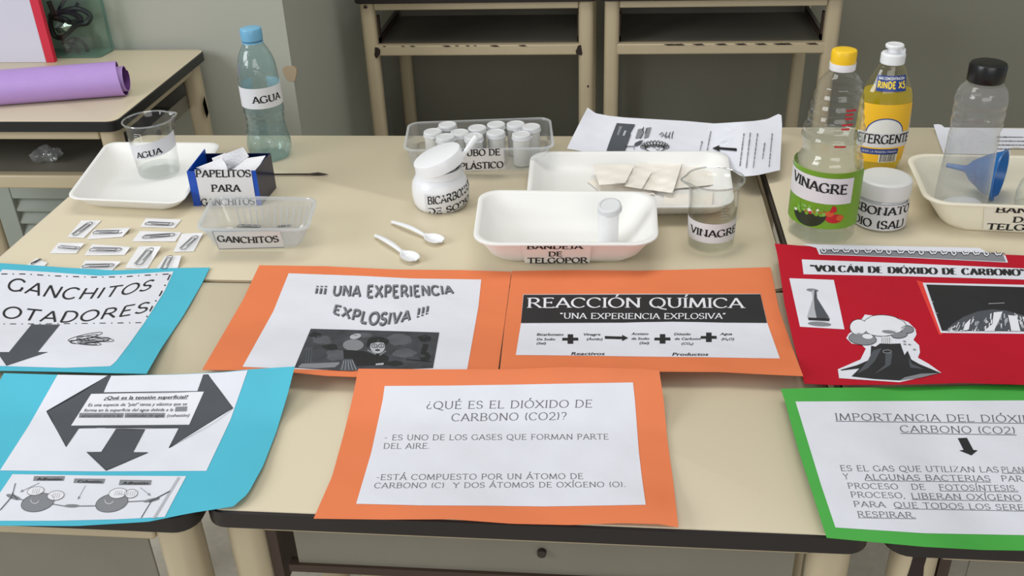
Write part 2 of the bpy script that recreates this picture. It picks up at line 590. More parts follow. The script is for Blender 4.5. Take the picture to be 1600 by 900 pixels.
ST = [(.15, 0), (.15, 1)]
GL = {
    'A': (.92, [([(.05, 0), (.46, 1)], 's'), ([(.46, 1), (.88, 0)], 'e'), ([(.2, .33), (.7, .33)], '')]),
    'B': (.84, [(ST, 'se'), ([(.15, 1), (.42, 1)] + arc(.42, .765, .27, .235, 90, -90) + [(.15, .53)], ''), ([(.15, .53), (.46, .53)] + arc(.46, .265, .3, .265, 90, -90) + [(.15, 0)], '')]),
    'C': (.92, [(arc(.5, .5, .44, .5, 42, 318, 20), 'v')]),
    'D': (.95, [(ST, 'se'), ([(.15, 1), (.4, 1)] + arc(.4, .5, .46, .5, 90, -90, 16) + [(.15, 0)], '')]),
    'E': (.76, [(ST, 'se'), ([(.15, 1), (.66, 1)], 'V'), ([(.15, .52), (.56, .52)], 'V'), ([(.15, 0), (.7, 0)], 'V')]),
    'F': (.72, [(ST, 'se'), ([(.15, 1), (.66, 1)], 'V'), ([(.15, .52), (.56, .52)], 'V')]),
    'G': (1.0, [(arc(.5, .5, .44, .5, 42, 340, 22), 'v'), ([(.86, .05), (.86, .42)], 'e')]),
    'H': (.97, [(ST, 'se'), ([(.82, 0), (.82, 1)], 'se'), ([(.15, .52), (.82, .52)], '')]),
    'I': (.3, [(ST, 'se')]),
    'J': (.5, [([(.32, 1), (.32, .2)] + arc(.1, .2, .22, .24, 0, -110, 8), 's')]),
    'L': (.72, [(ST, 'se'), ([(.15, 0), (.68, 0)], 'V')]),
    'M': (1.12, [([(.1, 0), (.17, 1)], 's'), ([(.17, 1), (.55, .05)], ''), ([(.55, .05), (.93, 1)], ''), ([(.93, 1), (1.0, 0)], 'e')]),
    'N': (.97, [([(.14, 0), (.14, 1)], 's'), ([(.14, 1), (.83, 0)], ''), ([(.83, 0), (.83, 1)], 'e')]),
    'O': (1.02, [(arc(.51, .5, .44, .5, 0, 360, 28), '')]),
    'P': (.78, [(ST, 'se'), ([(.15, 1), (.42, 1)] + arc(.42, .735, .28, .265, 90, -90) + [(.15, .47)], '')]),
    'Q': (1.05, [(arc(.51, .5, .44, .5, 0, 360, 28), ''), ([(.5, .12), (.72, -.1), (1.08, -.2)], '')]),
    'R': (.9, [(ST, 'se'), ([(.15, 1), (.42, 1)] + arc(.42, .745, .28, .255, 90, -90) + [(.15, .49)], ''), ([(.42, .49), (.86, 0)], 'e')]),
    'S': (.72, [(arc(.35, .75, .26, .25, 25, 270, 14) + arc(.35, .25, .29, .25, 90, -160, 14)[1:], 'v')]),
    'T': (.86, [([(.03, 1), (.83, 1)], 'WV'), ([(.43, 0), (.43, 1)], 's')]),
    'U': (.94, [([(.14, 1), (.14, .36)] + arc(.47, .36, .33, .36, 180, 360, 14) + [(.8, 1)], 'se')]),
    'V': (.9, [([(.04, 1), (.46, 0)], 's'), ([(.46, 0), (.86, 1)], 'e')]),
    'X': (.92, [([(.08, 1), (.86, 0)], 'se'), ([(.08, 0), (.82, 1)], 'se')]),
    'Y': (.9, [([(.05, 1), (.45, .5), (.45, 0)], 'se'), ([(.45, .5), (.84, 1)], 'e')]),
    'Z': (.82, [([(.1, 1), (.74, 1), (.07, 0), (.78, 0)], '')]),
    '2': (.74, [(arc(.35, .7, .28, .3, 165, -35, 12) + [(.07, 0)], ''), ([(.07, 0), (.7, 0)], 'V')]),
    '5': (.7, [([(.6, 1), (.18, 1), (.14, .55)] + arc(.34, .32, .3, .32, 120, -150, 12), '')]),
    '(': (.38, [(arc(.48, .5, .32, .66, 130, 230, 8), '')]),
    ')': (.38, [(arc(-.1, .5, .32, .66, 50, -50, 8), '')]),
    '.': (.26, [([(.12, 0), (.12, .12)], '')]),
    ',': (.26, [([(.14, .12), (.06, -.16)], '')]),
    '-': (.5, [([(.08, .42), (.42, .42)], '')]),
    '!': (.34, [([(.16, .3), (.16, 1)], ''), ([(.16, 0), (.16, .13)], '')]),
    '\u00a1': (.34, [([(.16, .7), (.16, 0)], ''), ([(.16, 1), (.16, .87)], '')]),
    '?': (.6, [(arc(.28, .74, .24, .26, 160, -60, 10) + [(.28, .3)], ''), ([(.28, 0), (.28, .12)], '')]),
    '\u00bf': (.6, [(arc(.3, .26, .24, .26, -20, -240, 10)[::-1] + [(.3, .45), (.3, .7)][:0], ''), ([(.17, .48), (.3, .7)], ''), ([(.3, .88), (.3, 1)], '')]),
    '\u201c': (.4, [([(.1, 1.02), (.08, .78)], ''), ([(.26, 1.02), (.24, .78)], '')]),
    '\u201d': (.4, [([(.12, 1.02), (.06, .78)], ''), ([(.28, 1.02), (.22, .78)], '')]),
    ' ': (.42, []),
}
ACC = {'\u00c1': 'A', '\u00c9': 'E', '\u00cd': 'I', '\u00d3': 'O', '\u00da': 'U'}
ALG = dict(thick=.23, thin=.1, serif=.1, sh=.075, nib=20, gap=.06)
FEL = dict(thick=.1, thin=.05, serif=.07, sh=.04, nib=15, gap=.1)
FELB = dict(thick=.16, thin=.07, serif=.08, sh=.05, nib=15, gap=.06)
BRO = dict(thick=.4, thin=.06, serif=0, sh=0, nib=0, gap=.14)
SAN = dict(thick=.13, thin=.13, serif=0, sh=0, nib=0, gap=.12)
SANB = dict(thick=.27, thin=.27, serif=0, sh=0, nib=0, gap=.12)
SANI = dict(thick=.09, thin=.09, serif=0, sh=0, nib=0, gap=.3)


def layout(s, st):
    x, out = 0.0, []
    nib = math.radians(st['nib'])

    def stroke(pts, fl, x):
        pts = [Vector(p) for p in pts]
        n = len(pts)
        cl = (pts[0] - pts[-1]).length < 1e-6
        off = []
        for i in range(n):
            if cl:
                d = pts[(i + 1) % (n - 1)] - pts[(i - 1) % (n - 1)]
            else:
                d = pts[min(i + 1, n - 1)] - pts[max(i - 1, 0)]
            d.normalize()
            wd = st['thin'] + (st['thick'] - st['thin']) * abs(math.sin(math.atan2(d.y, d.x) - nib)) ** 1.3
            off.append((Vector((-d.y, d.x)) * wd / 2, wd))
        for i in range(n - 1):
            a, b = off[i][0], off[i + 1][0]
            out.append([(p.x + x, p.y) for p in (pts[i] - a, pts[i + 1] - b, pts[i + 1] + b, pts[i] + a)])
        if st['serif']:
            for (k, i, j) in (('s', 0, 1), ('e', n - 1, n - 2)):
                if k in fl:
                    p = pts[i]
                    hw = off[i][1] / 2 + st['serif']
                    y0, y1 = (p.y - st['sh'] * .3, p.y + st['sh'] * .7) if p.y < .5 else (p.y - st['sh'] * .7, p.y + st['sh'] * .3)
                    out.append([(p.x - hw + x, y0), (p.x + hw + x, y0), (p.x + hw + x, y1), (p.x - hw + x, y1)])
            e = st['thin'] * .6
            for (k, i) in (('v', 0), ('V', n - 1), ('W', 0)):
                if k in fl:
                    p = pts[i]
                    h = st['serif'] * 1.3
                    dn = h if p.y > .4 else h * .2
                    up = h * .2 if p.y > .6 else h
                    out.append([(p.x - e + x, p.y - dn), (p.x + e + x, p.y - dn), (p.x + e + x, p.y + up), (p.x - e + x, p.y + up)])
    for ch in s:
        b = ACC.get(ch, ch)
        wd, ss = GL[b]
        for pts, fl in ss:
            stroke(pts, fl, x)
        if b != ch:
            cx = x + wd * .48
            out.append([(cx - .04, 1.1), (cx + .06, 1.1), (cx + .2, 1.34), (cx + .04, 1.34)])
        x += wd + st['gap']
    return out, max(x - st['gap'], .01)


def layout_b(s, bold=0.0, shear=0.0):
    """Lettering in Blender's built-in typeface, cap height 1."""
    cu = bpy.data.curves.new('lettering', 'FONT')
    cu.body = s
    cu.size = 1
    cu.shear = shear
    cu.resolution_u = 2
    o = bpy.data.objects.new('lettering', cu)
    COL.objects.link(o)
    dg = bpy.context.evaluated_depsgraph_get()
    me = bpy.data.meshes.new_from_object(o.evaluated_get(dg))
    k = 1 / .727
    out = [[(me.vertices[i].co.x * k, me.vertices[i].co.y * k) for i in p.vertices] for p in me.polygons]
    if bold:
        out += [[(x + bold * 5, y) for x, y in f] for f in out]
    bpy.data.objects.remove(o)
    bpy.data.curves.remove(cu)
    bpy.data.meshes.remove(me)
    W = max((p[0] for f in out for p in f), default=1)
    return out, W


def ptext(mb, surf, off, s, st, bl, br, up, up2=None, bow=0.0, bup=0.0, mi=0, ul=False, dx=0, dy=0):
    """A line of lettering from pixel bl to pixel br on a surface; up = cap-height vector."""
    if isinstance(st, dict):
        ps, W = layout(s, st)
    else:
        ps, W = layout_b(s, *st)
    if ul:
        for k in range(24):
            ps.append([(W * k / 24, -.2), (W * (k + 1) / 24, -.2), (W * (k + 1) / 24, -.13), (W * k / 24, -.13)])
    bl, br, up = Vector(bl), Vector(br), Vector(up)
    up2 = Vector(up2) if up2 else up

    def m(x, y):
        t = x / W
        sn = math.sin(PI * max(0, min(1, t)))
        q = bl.lerp(br, t) + Vector((dx, dy + bow * sn)) + up.lerp(up2, t) * (1 + bup * sn) * y
        return surf.p(q.x, q.y, off)
    for p in ps:
        mb.add([m(*q) for q in p], [tuple(range(len(p)))], mi)


def stext(mb, F, s, st, u0, v0, u1, v1, cap, mi=0, off=0.0006, vmin=None, umax=None):
    """Lettering on a parametric surface F(u, v, off); baseline from (u0, v0) to (u1, v1); parts cut off below vmin."""
    ps, W = layout(s, st)
    for p in ps:
        q = [(u0 + (u1 - u0) * x / W, v0 + (v1 - v0) * x / W + cap * y) for x, y in p]
        if umax is not None and max(a for a, b in q) > umax:
            continue
        if vmin is not None:
            lo, hi = vmin
            if max(b for a, b in q) < lo or min(b for a, b in q) > hi:
                continue
            q = [(a, min(max(b, lo), hi)) for a, b in q]
        mb.add([F(a, b, off) for a, b in q], [tuple(range(len(q)))], mi)


def spatch(mb, F, u0, u1, v0, v1, nu, nv, off=0.0003, mi=0, slope=0.0):
    vs, fs = [], []
    for j in range(nv + 1):
        for i in range(nu + 1):
            u = u0 + (u1 - u0) * i / nu
            vs.append(F(u, v0 + (v1 - v0) * j / nv + slope * (u - u0), off))
    for j in range(nv):
        for i in range(nu):
            a = j * (nu + 1) + i
            fs.append((a, a + 1, a + nu + 2, a + nu + 1))
    mb.add(vs, fs, mi)


class _UV:
    def __init__(s, F):
        s.F = F

    def p(s, x, y, off=0.0):
        return s.F(x / 1000, y / 1000, off)


def spoly(mb, F, pts, mi, off=0.0008):
    poly(mb, _UV(F), off, [(a * 1000, b * 1000) for a, b in pts], mi, maxlen=5)


def cyl(c, rad, phi, sq=1.0):
    """Label surface round a standing body: u metres to the right of the azimuth phi, v height; rad(v) = radius."""
    c = Vector(c)

    def F(u, v, off=0.0):
        r = rad(v) if callable(rad) else rad
        a = phi + u / r
        return c + Vector((math.cos(a) * (r + off), math.sin(a) * (r + off) * sq, v))
    return F


def camphi(c):
    return math.atan2(CAM.y - c[1], CAM.x - c[0])


def prof_r(prof):
    def f(v):
        for (r0, z0), (r1, z1) in zip(prof, prof[1:]):
            if z0 <= v <= z1 and z1 > z0:
                return r0 + (r1 - r0) * (v - z0) / (z1 - z0)
        return prof[-1][0]
    return f

# ================================================================== the room


def boxobj(name, a, b, m, kind='structure', label=None, cat=None):
    mb = MB()
    mb.box(a, b)
    o = mb.build(name, m, smooth=False)
    if kind:
        o['kind'] = kind
    if label:
        tag(o, label, cat or name.split('_')[0], kind=kind)
    return o


boxobj('floor', (-3.2, -0.4, -0.1), (3.2, 3.6, 0), FLOORM, label='pale terrazzo floor under the school desks', cat='floor')
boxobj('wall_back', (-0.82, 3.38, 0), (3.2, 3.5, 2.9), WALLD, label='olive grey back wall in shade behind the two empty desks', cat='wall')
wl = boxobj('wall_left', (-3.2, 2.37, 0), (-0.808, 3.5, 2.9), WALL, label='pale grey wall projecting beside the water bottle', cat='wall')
mb = MB()
cc = PY(455, 115, 2.37)
for k in range(1):
    pts = [(-0.815 + 0.017 * math.cos(a) * (1 + .2 * math.sin(3 * a)), cc.z + 0.024 * math.sin(a) * (1 + .15 * math.cos(2 * a))) for a in [2 * PI * i / 14 for i in range(14)]]
    mb.loft([[Vector((x, 2.3692, z)) for x, z in pts], [Vector((x, 2.376, z)) for x, z in pts]])
mb.build('plaster_chip', PLASTER, wl, label='patch of bare plaster on the corner')

# ================================================================== desks


def desk(label, x0, x1, y0, y1, edge=None, zt=T, group=None, shelf=True, lx=0.012, ly=0.014, panel=False, rz=0.0, shelf_y=None, legw=0.042, ds=0.0, ph=.092):
    cx, cy = (x0 + x1) / 2, (y0 + y1) / 2
    r = thing('school_desk', (cx, cy, 0), label, 'desk', group)
    edge = edge or EDGE
    c = [Vector((x0, y0, 0)), Vector((x1, y0, 0)), Vector((x1, y1, 0)), Vector((x0, y1, 0))]
    mb = MB()
    ci = inset(c, 0.0022)
    mb.loft([rquad(setz(ci, zt - .012), .022), rquad(setz(ci, zt - .0006), .022), rquad(setz(inset(ci, .0006), zt), .022)])
    mb.build('table_top', LAM, r)
    mb = MB()
    mb.loft([rquad(setz(inset(c, .002), zt - .024), .022), rquad(setz(c, zt - .0225), .024), rquad(setz(c, zt - .003), .024), rquad(setz(inset(c, .0018), zt - .0014), .024)])
    mb.build('edge_band', edge, r)
    a, b = x0 + lx, x1 - lx
    ya, yb = y0 + ly, y1 - ly
    for (px, sx) in ((a, 1), (b, -1)):
        for (py, sy) in ((ya, 1), (yb, -1)):
            q = [Vector((min(px, px + sx * legw), min(py, py + sy * legw), 0)), Vector((max(px, px + sx * legw), min(py, py + sy * legw), 0)),
                 Vector((max(px, px + sx * legw), max(py, py + sy * legw), 0)), Vector((min(px, px + sx * legw), max(py, py + sy * legw), 0))]
            mb = MB()
            mb.loft([rquad(setz(q, 0.012), .016), rquad(setz(q, zt - .024), .016)])
            lg = mb.build('leg', CREAM, r)
            mb = MB()
            mb.loft([rquad(setz(inset(q, -.001), 0.0), .016), rquad(setz(inset(q, -.001), .025), .016)])
            mb.build('foot_cap', EDGE_BK, lg)
    mb = MB()
    mb.box((a + legw, ya + .006, zt - .047), (b - legw, ya + .03, zt - .024))
    mb.box((a + legw, yb - .03, zt - .047), (b - legw, yb - .006, zt - .024))
    mb.box((a + .008, ya + legw, zt - .047), (a + .03, yb - legw, zt - .024))
    mb.box((b - .03, ya + legw, zt - .047), (b - .008, yb - legw, zt - .024))
    mb.build('apron', CREAM, r, bevel=.003)
    for (px) in (a + .01, b - .03):
        mb = MB()
        mb.box((px, ya + legw, .10), (px + .02, yb - legw, .125))
        mb.build('side_stretcher', CREAM, r, bevel=.003)
    if shelf:
        zs = zt - ds
        sy = shelf_y or (yb - .03)
        mb = MB()
        mb.box((a + legw - .004, ya + .03, zs - .137), (b - legw + .004, sy, zs - .134))
        for px in (a + legw - .004, b - legw + .001):
            mb.box((px, ya + .03, zs - .134), (px + .003, sy, zs - .1))
        mb.box((a + legw, sy - .003, zs - .134), (b - legw, sy, zt - .047))
        mb.build('book_shelf', SHELF, r, smooth=False)
        mb = MB()
        mb.box((a + legw - .012, ya + .004, zs - .159), (b - legw + .012, ya + .03, zs - .128))
        mb.build('shelf_rail', CREAM, r, bevel=.004)
        for px in (a + legw - .002, b - legw - .004):
            mb = MB()
            mb.box((px, ya + .03, zs - .128), (px + .006, ya + .05, zs - .05))
            mb.box((px, ya + .03, zs - .128), (px + .006, sy - .05, zs - .112))
            mb.build('shelf_bracket', CREAM_D, r)
    if panel:
        mb = MB()
        mb.box((a + legw + .03, ya + .012, zt - ph), (b - legw - .012, ya + .015, zt - .02))
        pn = mb.build('shelf_panel', SHELF, r, bevel=.001)
        mb = MB()
        mb.box((a + legw + .02, ya + .008, zt - ph - .008), (b - legw - .01, ya + .02, zt - ph + .002))
        mb.build('rusty_edge', CREAM_D, pn, label='rust brown lower edge of the grey panel')
        mb = MB()
        bx = a + .52 * (b - a)
        mb.tube([(bx, ya + .0125, zt - .064), (bx, ya + .007, zt - .064)], .0048, 16)
        mb.build('bolt', DSTEEL, pn)
        mb = MB()
        mb.box((a + legw + .001, ya + .01, zt - .13), (a + legw + .012, yb - .03, zt - .02))
        mb.build('shelf_bracket', CREAM_D, r)
    return r


def chips(parent, pts3, m=None):
    for q in pts3:
        mb = MB()
        mb.loft([[Vector(v) for v in q], [Vector(v) + Vector((0, .0014, 0)) for v in q]])
        mb.build('paint_chip', m or CHIPM, parent, smooth=False, label='dark patch where the cream paint has chipped off')


def jag(x, z, rx, rz, Y, n=12):
    return [(x + rx * math.cos(2 * PI * i / n) * random.uniform(.65, 1.2), Y, z + rz * math.sin(2 * PI * i / n) * random.uniform(.65, 1.2)) for i in range(n)]


# far: two empty desks against the back wall
d1 = desk('empty cream framed desk left of the gap behind the clear container of canisters', -.745, -.054, 2.786, 3.30, shelf_y=3.16, zt=T + .02, ds=.02)
d2 = desk('empty cream framed desk behind the wrinkled printed page, chipped shelf rail', -.047, .625, 2.786, 3.30, shelf_y=3.16, zt=T + .02, ds=.02)
d1['group'] = d2['group'] = 'empty desks by the back wall'
chips(d1, [jag(-.693, T - .147, .010, .016, 2.7993), jag(-.105, T - .146, .009, .017, 2.7993), jag(-.71, T - .012, .006, .006, 2.7855), jag(-.08, T - .25, .003, .004, 2.7993)])
rj = random.Random(4)
chips(d1, [[(x, 2.8028, T - .1292), (x + .02 * k, 2.8028, T - .1285), (x + .03 * k, 2.8028, T - .1292 - .0035 * k), (x + .012 * k, 2.8028, T - .1292 - .004 * k)] for x, k in [(-.66 + .045 * i + rj.uniform(-.03, .03), rj.uniform(.25, 1)) for i in range(9)]])
chips(d2, [[(x, 2.8028, T - .1292), (x + .025, 2.8028, T - .1283), (x + .035, 2.8028, T - .1325), (x + .012, 2.8028, T - .133)] for x in [.12 + .05 * i + rj.uniform(-.02, .02) for i in range(9)]])
# left: the desk with the paper roll
d3 = desk('desk with thick black edge against the grey wall, carrying the purple paper roll', -1.72, -1.012, 1.838, 2.345, edge=EDGE_BK, ly=.012)
chips(d3, [[(-1.0195, 2.30, T - .105), (-1.0195, 2.285, T - .12), (-1.0195, 2.29, T - .16), (-1.0195, 2.306, T - .15)]])
# the display tables
d4 = desk('long beige table in the back row holding the trays, bottles and paper clips', -.932, .241, 1.196, 1.765, edge=mat('beige_edge_band', (150, 132, 104), .5), shelf=False)
d5 = desk('beige table under the yellow detergent and vinegar bottles at the row end', .2465, 1.42, 1.180, 1.765, zt=T + .018, shelf=False)
d6 = desk('dark edged desk in front, between two others, under the co2 question poster', -.413, .252, .727, 1.191, panel=True, shelf=False, ly=.016, lx=.010, ph=.098)
d7 = desk('front desk under the two turquoise posters', -1.09, -.418, .716, 1.191, panel=True, shelf=False, ly=.007, lx=.010, ph=.17)
d8 = desk('front desk under the green and red posters, long paint chip on its leg', .266, .94, .727, 1.172, panel=True, shelf=False, ly=.016, lx=.018)
rj = random.Random(9)
zz = [T - .03 - .02 * i for i in range(16)]
lx0 = .266 + .018
L = [(lx0 + .013 + rj.uniform(-.003, .003), .727 + .0155, z) for z in zz]
R_ = [(lx0 + .027 + rj.uniform(-.003, .003), .727 + .0155, z) for z in zz]
mb = MB()
for i in range(len(zz) - 1):
    q = [L[i], R_[i], R_[i + 1], L[i + 1]]
    mb.loft([[Vector(v) for v in q], [Vector(v) + Vector((0, .001, 0)) for v in q]])
mb.build('paint_chip', CHIPM, d8, smooth=False, label='long dark strip of bare metal down the leg')

# ================================================================== posters


def root_at(name, x, y, label, cat, group=None):
    q = P(x, y, 0)
    return thing(name, (q.x, q.y, T), label, cat, group)


def rip(X, Y, a=.0009):
    return a * (math.sin(X * 31 + Y * 9) + math.sin(Y * 27 - X * 13 + 1.7)) + .00035 * (math.sin(X * 88 + Y * 35) * math.sin(Y * 74 - X * 21))


O1, O2, O3 = .0004, .0007, .0009            # sheet, print, overprint above the card


# --- orange poster with the boy's photograph
hC = lambda X, Y: .0036 + .016 * sstep(1.09, .95, Y) + .003 * sstep(1.2, 1.26, Y) + rip(X, Y)
sC = Surf(hC)
pC = root_at('poster', 560, 500, 'orange poster headed una experiencia explosiva with a dark photograph', 'poster', 'orange posters')
TOP = [(405, 414.4), (511, 416), (616, 421), (721, 422), (799, 424.5)]
card(sC, 0, TOP, [(799, 424.5), (796, 447), (789, 500), (781.5, 555), (776, 595)],
     [(316, 577.5), (380, 579), (459, 582), (510, 587), (560, 589), (660, 591), (776, 595)], [(405, 414.4), (380, 468), (316, 577.5)], 'backing_card', ORANGE, pC)
sh = card(sC, O1, [(451, 427), (564, 431), (642, 435), (752, 436.7)], [(752, 436.7), (747.5, 479), (730, 577)],
          [(379, 573), (461, 577), (560, 580), (730, 579)], [(451, 427), (427, 486.6), (379, 573)], 'paper_sheet', PAPER, pC, th=.0002)
mb = MB()
for (st, mi, ddx, ddy, off) in ((SANB, 0, .9, .6, O2), (SAN, 1, -.4, -.4, O3)):
    ptext(mb, sC, off, '\u00a1\u00a1\u00a1 UNA EXPERIENCIA', st, (491, 458), (708, 458), (2.5, -11.5), (-2, -11.5), bow=6, bup=.55, mi=mi, dx=ddx, dy=ddy)
    ptext(mb, sC, off, 'EXPLOSIVA !!!', st, (519, 488), (669, 489.5), (3.5, -12), (1.5, -12), bow=18, bup=.5, mi=mi, dx=ddx, dy=ddy)
mb.build('heading', [INKG, INKM], sh, smooth=False)
# printed photograph
mb = MB()
poly(mb, sC, O2, [(485.5, 513.6), (560, 515.6), (686.5, 519.4), (676.6, 575), (628, 577), (558.5, 578.8), (529.6, 579), (460, 574.5)], 0)


def k8(*p):                                # crop coordinates of the close look -> photograph pixels
    return [(380 + x / 3.81, 400 + y / 3.81) for x, y in p]


rj = random.Random(21)
for (bx_, by_, rx_, ry_, mi_) in ((470, 500, 60, 30, 5), (560, 590, 70, 34, 5), (930, 500, 80, 34, 5), (960, 580, 70, 30, 5), (720, 470, 50, 16, 5), (1080, 490, 40, 22, 4), (430, 470, 40, 18, 4), (520, 540, 50, 18, 4), (900, 640, 60, 16, 4)):
    poly(mb, sC, O2 + .00005, k8(*[(bx_ + rx_ * math.cos(a_) * rj.uniform(.75, 1.15), by_ + ry_ * math.sin(a_) * rj.uniform(.75, 1.15)) for a_ in [2 * PI * q_ / 16 for q_ in range(16)]]), mi_)
poly(mb, sC, O2 + .0001, k8((330, 655), (352, 640), (440, 638), (570, 632), (575, 640), (545, 662), (440, 668), (330, 664)), 2)
poly(mb, sC, O2 + .0001, k8((365, 560), (372, 545), (412, 548), (408, 640), (360, 640)), 1)
for k in (372, 386, 402):
    line(mb, sC, O2 + .0002, k8((k, 560), (k - 10, 640)), .8, 4)
poly(mb, sC, O2 + .0001, k8(*ell(655, 530, 62, 34, 0, 22)), 2)
poly(mb, sC, O2 + .0001, k8(*ell(668, 478, 34, 16, -.2, 16)), 3)
poly(mb, sC, O2 + .00012, k8((640, 560), (720, 566), (770, 585), (820, 575), (868, 600), (860, 650), (640, 655), (600, 640), (596, 560)), 4)
poly(mb, sC, O2 + .0002, k8((735, 520), (742, 498), (765, 484), (800, 480), (838, 486), (872, 505), (862, 516), (852, 530), (838, 512), (760, 512), (745, 540), (735, 540)), 4)
poly(mb, sC, O2 + .0002, k8(*ell(800, 540, 44, 40, 0, 24)), 3)
poly(mb, sC, O2 + .0003, k8((756, 506), (790, 500), (846, 508), (848, 518), (800, 512), (758, 522)), 4)
for ex in (781, 822):
    line(mb, sC, O2 + .0004, k8(*ell(ex, 534, 17, 11, 0, 14)), .9, 4, closed=True)
    poly(mb, sC, O2 + .0004, k8(*ell(ex, 534, 4, 4, 0, 8)), 4)
poly(mb, sC, O2 + .0004, k8(*ell(800, 560, 15, 5, 0, 12)), 4)
line(mb, sC, O2 + .0004, k8((800, 536), (797, 549), (804, 549)), .6, 1)
for (a, b) in (((740, 560), (790, 585)), ((850, 565), (812, 590))):
    line(mb, sC, O2 + .0003, k8(a, b), 2.2, 2)
poly(mb, sC, O2 + .0002, k8((570, 680), (585, 650), (600, 612), (650, 612), (672, 655), (690, 680), (640, 684)), 1)
for k in range(5):
    line(mb, sC, O2 + .0003, k8((600 + k * 12, 620), (585 + k * 22, 678)), .6, 3)
poly(mb, sC, O2 + .0002, k8((1070, 522), (1104, 526), (1088, 572), (1106, 576), (1118, 600), (1098, 622), (1060, 618), (1046, 604), (1070, 604), (1084, 598), (1080, 586), (1056, 582)), 4)
poly(mb, sC, O2 + .0002, k8((970, 612), (1090, 622), (1120, 626), (1118, 632), (970, 618)), 4)
for k in range(6):
    line(mb, sC, O2 + .0003, k8((985 + k * 14, 640), (1000 + k * 14, 630 + (k % 3) * 10), (1012 + k * 12, 656)), .5, 1)
for (ax, ay) in ((510, 455), (700, 452), (1095, 480), (640, 470)):
    line(mb, sC, O2 + .0003, k8((ax - 30, ay + 4), (ax, ay - 6), (ax + 40, ay + 3)), .7, 1)
poly(mb, sC, O2 + .0003, k8((790, 640), (838, 636), (834, 648), (788, 650)), 3)
mb.build('picture', [FOTO, INKG, INKM, INKL, INK, mat('photo_smoke_grey', (84, 86, 92), .7, var=.4, vscale=60)], sh, smooth=False, label='dark photograph of a child in round glasses beside a microscope')

# --- orange poster with the chemical equation
hD = lambda X, Y: .0042 + .015 * sstep(1.09, .95, Y) + .002 * sstep(1.2, 1.27, Y) + rip(X + .3, Y)
sD = Surf(hD)
pD = root_at('poster', 1010, 500, 'orange poster with white words on a black band and a reaction equation', 'poster', 'orange posters')
card(sD, 0, [(800, 423.5), (900, 422), (1000, 423), (1075, 421), (1204, 417.5)], [(1204, 417.5), (1217, 482), (1237, 540), (1255, 587.5)],
     [(780, 588), (900, 586), (1030, 580.5), (1125, 581), (1200, 585), (1255, 587.5)], [(800, 423.5), (797, 447), (789, 505), (780, 588)], 'backing_card', ORANGE, pD)
sh = card(sD, O1, [(817.5, 460), (1000, 459), (1188, 459)], [(1188, 459), (1199, 505), (1218.5, 560)], [(806, 554.5), (900, 555.5), (1007, 557), (1100, 558), (1218.5, 560)],
          [(817.5, 460), (814, 505), (806, 554.5)], 'paper_sheet', PAPER, pD, th=.0002)
mb = MB()
poly(mb, sD, O2, [(818, 460.5), (1188, 459.5), (1198.5, 504.5), (1130, 504), (1090, 503), (1050, 502.5), (1000, 503.2), (975, 504), (814, 504.7)], 0)
hb = mb.build('title_band', INK, sh, smooth=False, label='black band with white serif capitals')
mb = MB()
ptext(mb, sD, O3, 'REACCI\u00d3N QU\u00cdMICA', FELB, (823.5, 480.7), (1162, 481), (.5, -15), (-.5, -15), bow=-.5)
ptext(mb, sD, O3, '\u201cUNA EXPERIENCIA EXPLOSIVA\u201d', FELB, (875, 497.5), (1134, 497.8), (.3, -8.6), bow=.6)
mb.build('heading', INKW, hb, smooth=False)


def k4(ox, oy, s, *p):
    return [(ox + x / s, oy + y / s) for x, y in p]


mb = MB()
D4 = lambda *p: k4(800, 400, 4, *p)
for (t, x0, x1, y, h) in (('Bicarbonato', 152, 322, 498, 15), ('De Sodio', 152, 270, 527, 14), ('(Sal)', 150, 212, 552, 13), ('Vinagre', 443, 553, 497, 14), ('(\u00c1cido)', 463, 566, 526, 14),
                          ('Acetato', 746, 853, 493, 14), ('de Sodio', 744, 858, 523, 14), ('(Sal)', 793, 857, 550, 13), ('Di\u00f3xido', 1010, 1117, 495, 14), ('de Carbono', 1014, 1180, 524, 14),
                          ('(CO\u2082)', 1056, 1133, 554, 13), ('Agua', 1300, 1376, 494, 14), ('(H\u2082O)', 1306, 1388, 526, 14), ('Reactivos', 365, 580, 619, 18), ('Productos', 997, 1228, 623, 18)):
    a, b = D4((x0, y), (x1, y))
    ptext(mb, sD, O2, t, (.012, .2), a, b, (0, -h / 4 * 1.12))
mb.build('equation_text', INK, sh, smooth=False)
for (cx, cy) in ((365, 519), (941, 518), (1230, 508)):
    mb = MB()
    poly(mb, sD, O2, D4((cx - 50, cy - 8), (cx - 17, cy - 8), (cx - 17, cy - 30), (cx + 17, cy - 30), (cx + 17, cy - 9), (cx + 48, cy - 9), (cx + 50, cy + 9), (cx + 18, cy + 9), (cx + 18, cy + 29), (cx - 18, cy + 29), (cx - 18, cy + 9), (cx - 52, cy + 9)), 0)
    mb.build('plus_sign', INK, sh, smooth=False)
mb = MB()
poly(mb, sD, O2, D4((580, 500), (688, 503), (688, 492), (726, 512), (688, 532), (688, 520), (580, 517)), 0)
mb.build('arrow', INK, sh, smooth=False)

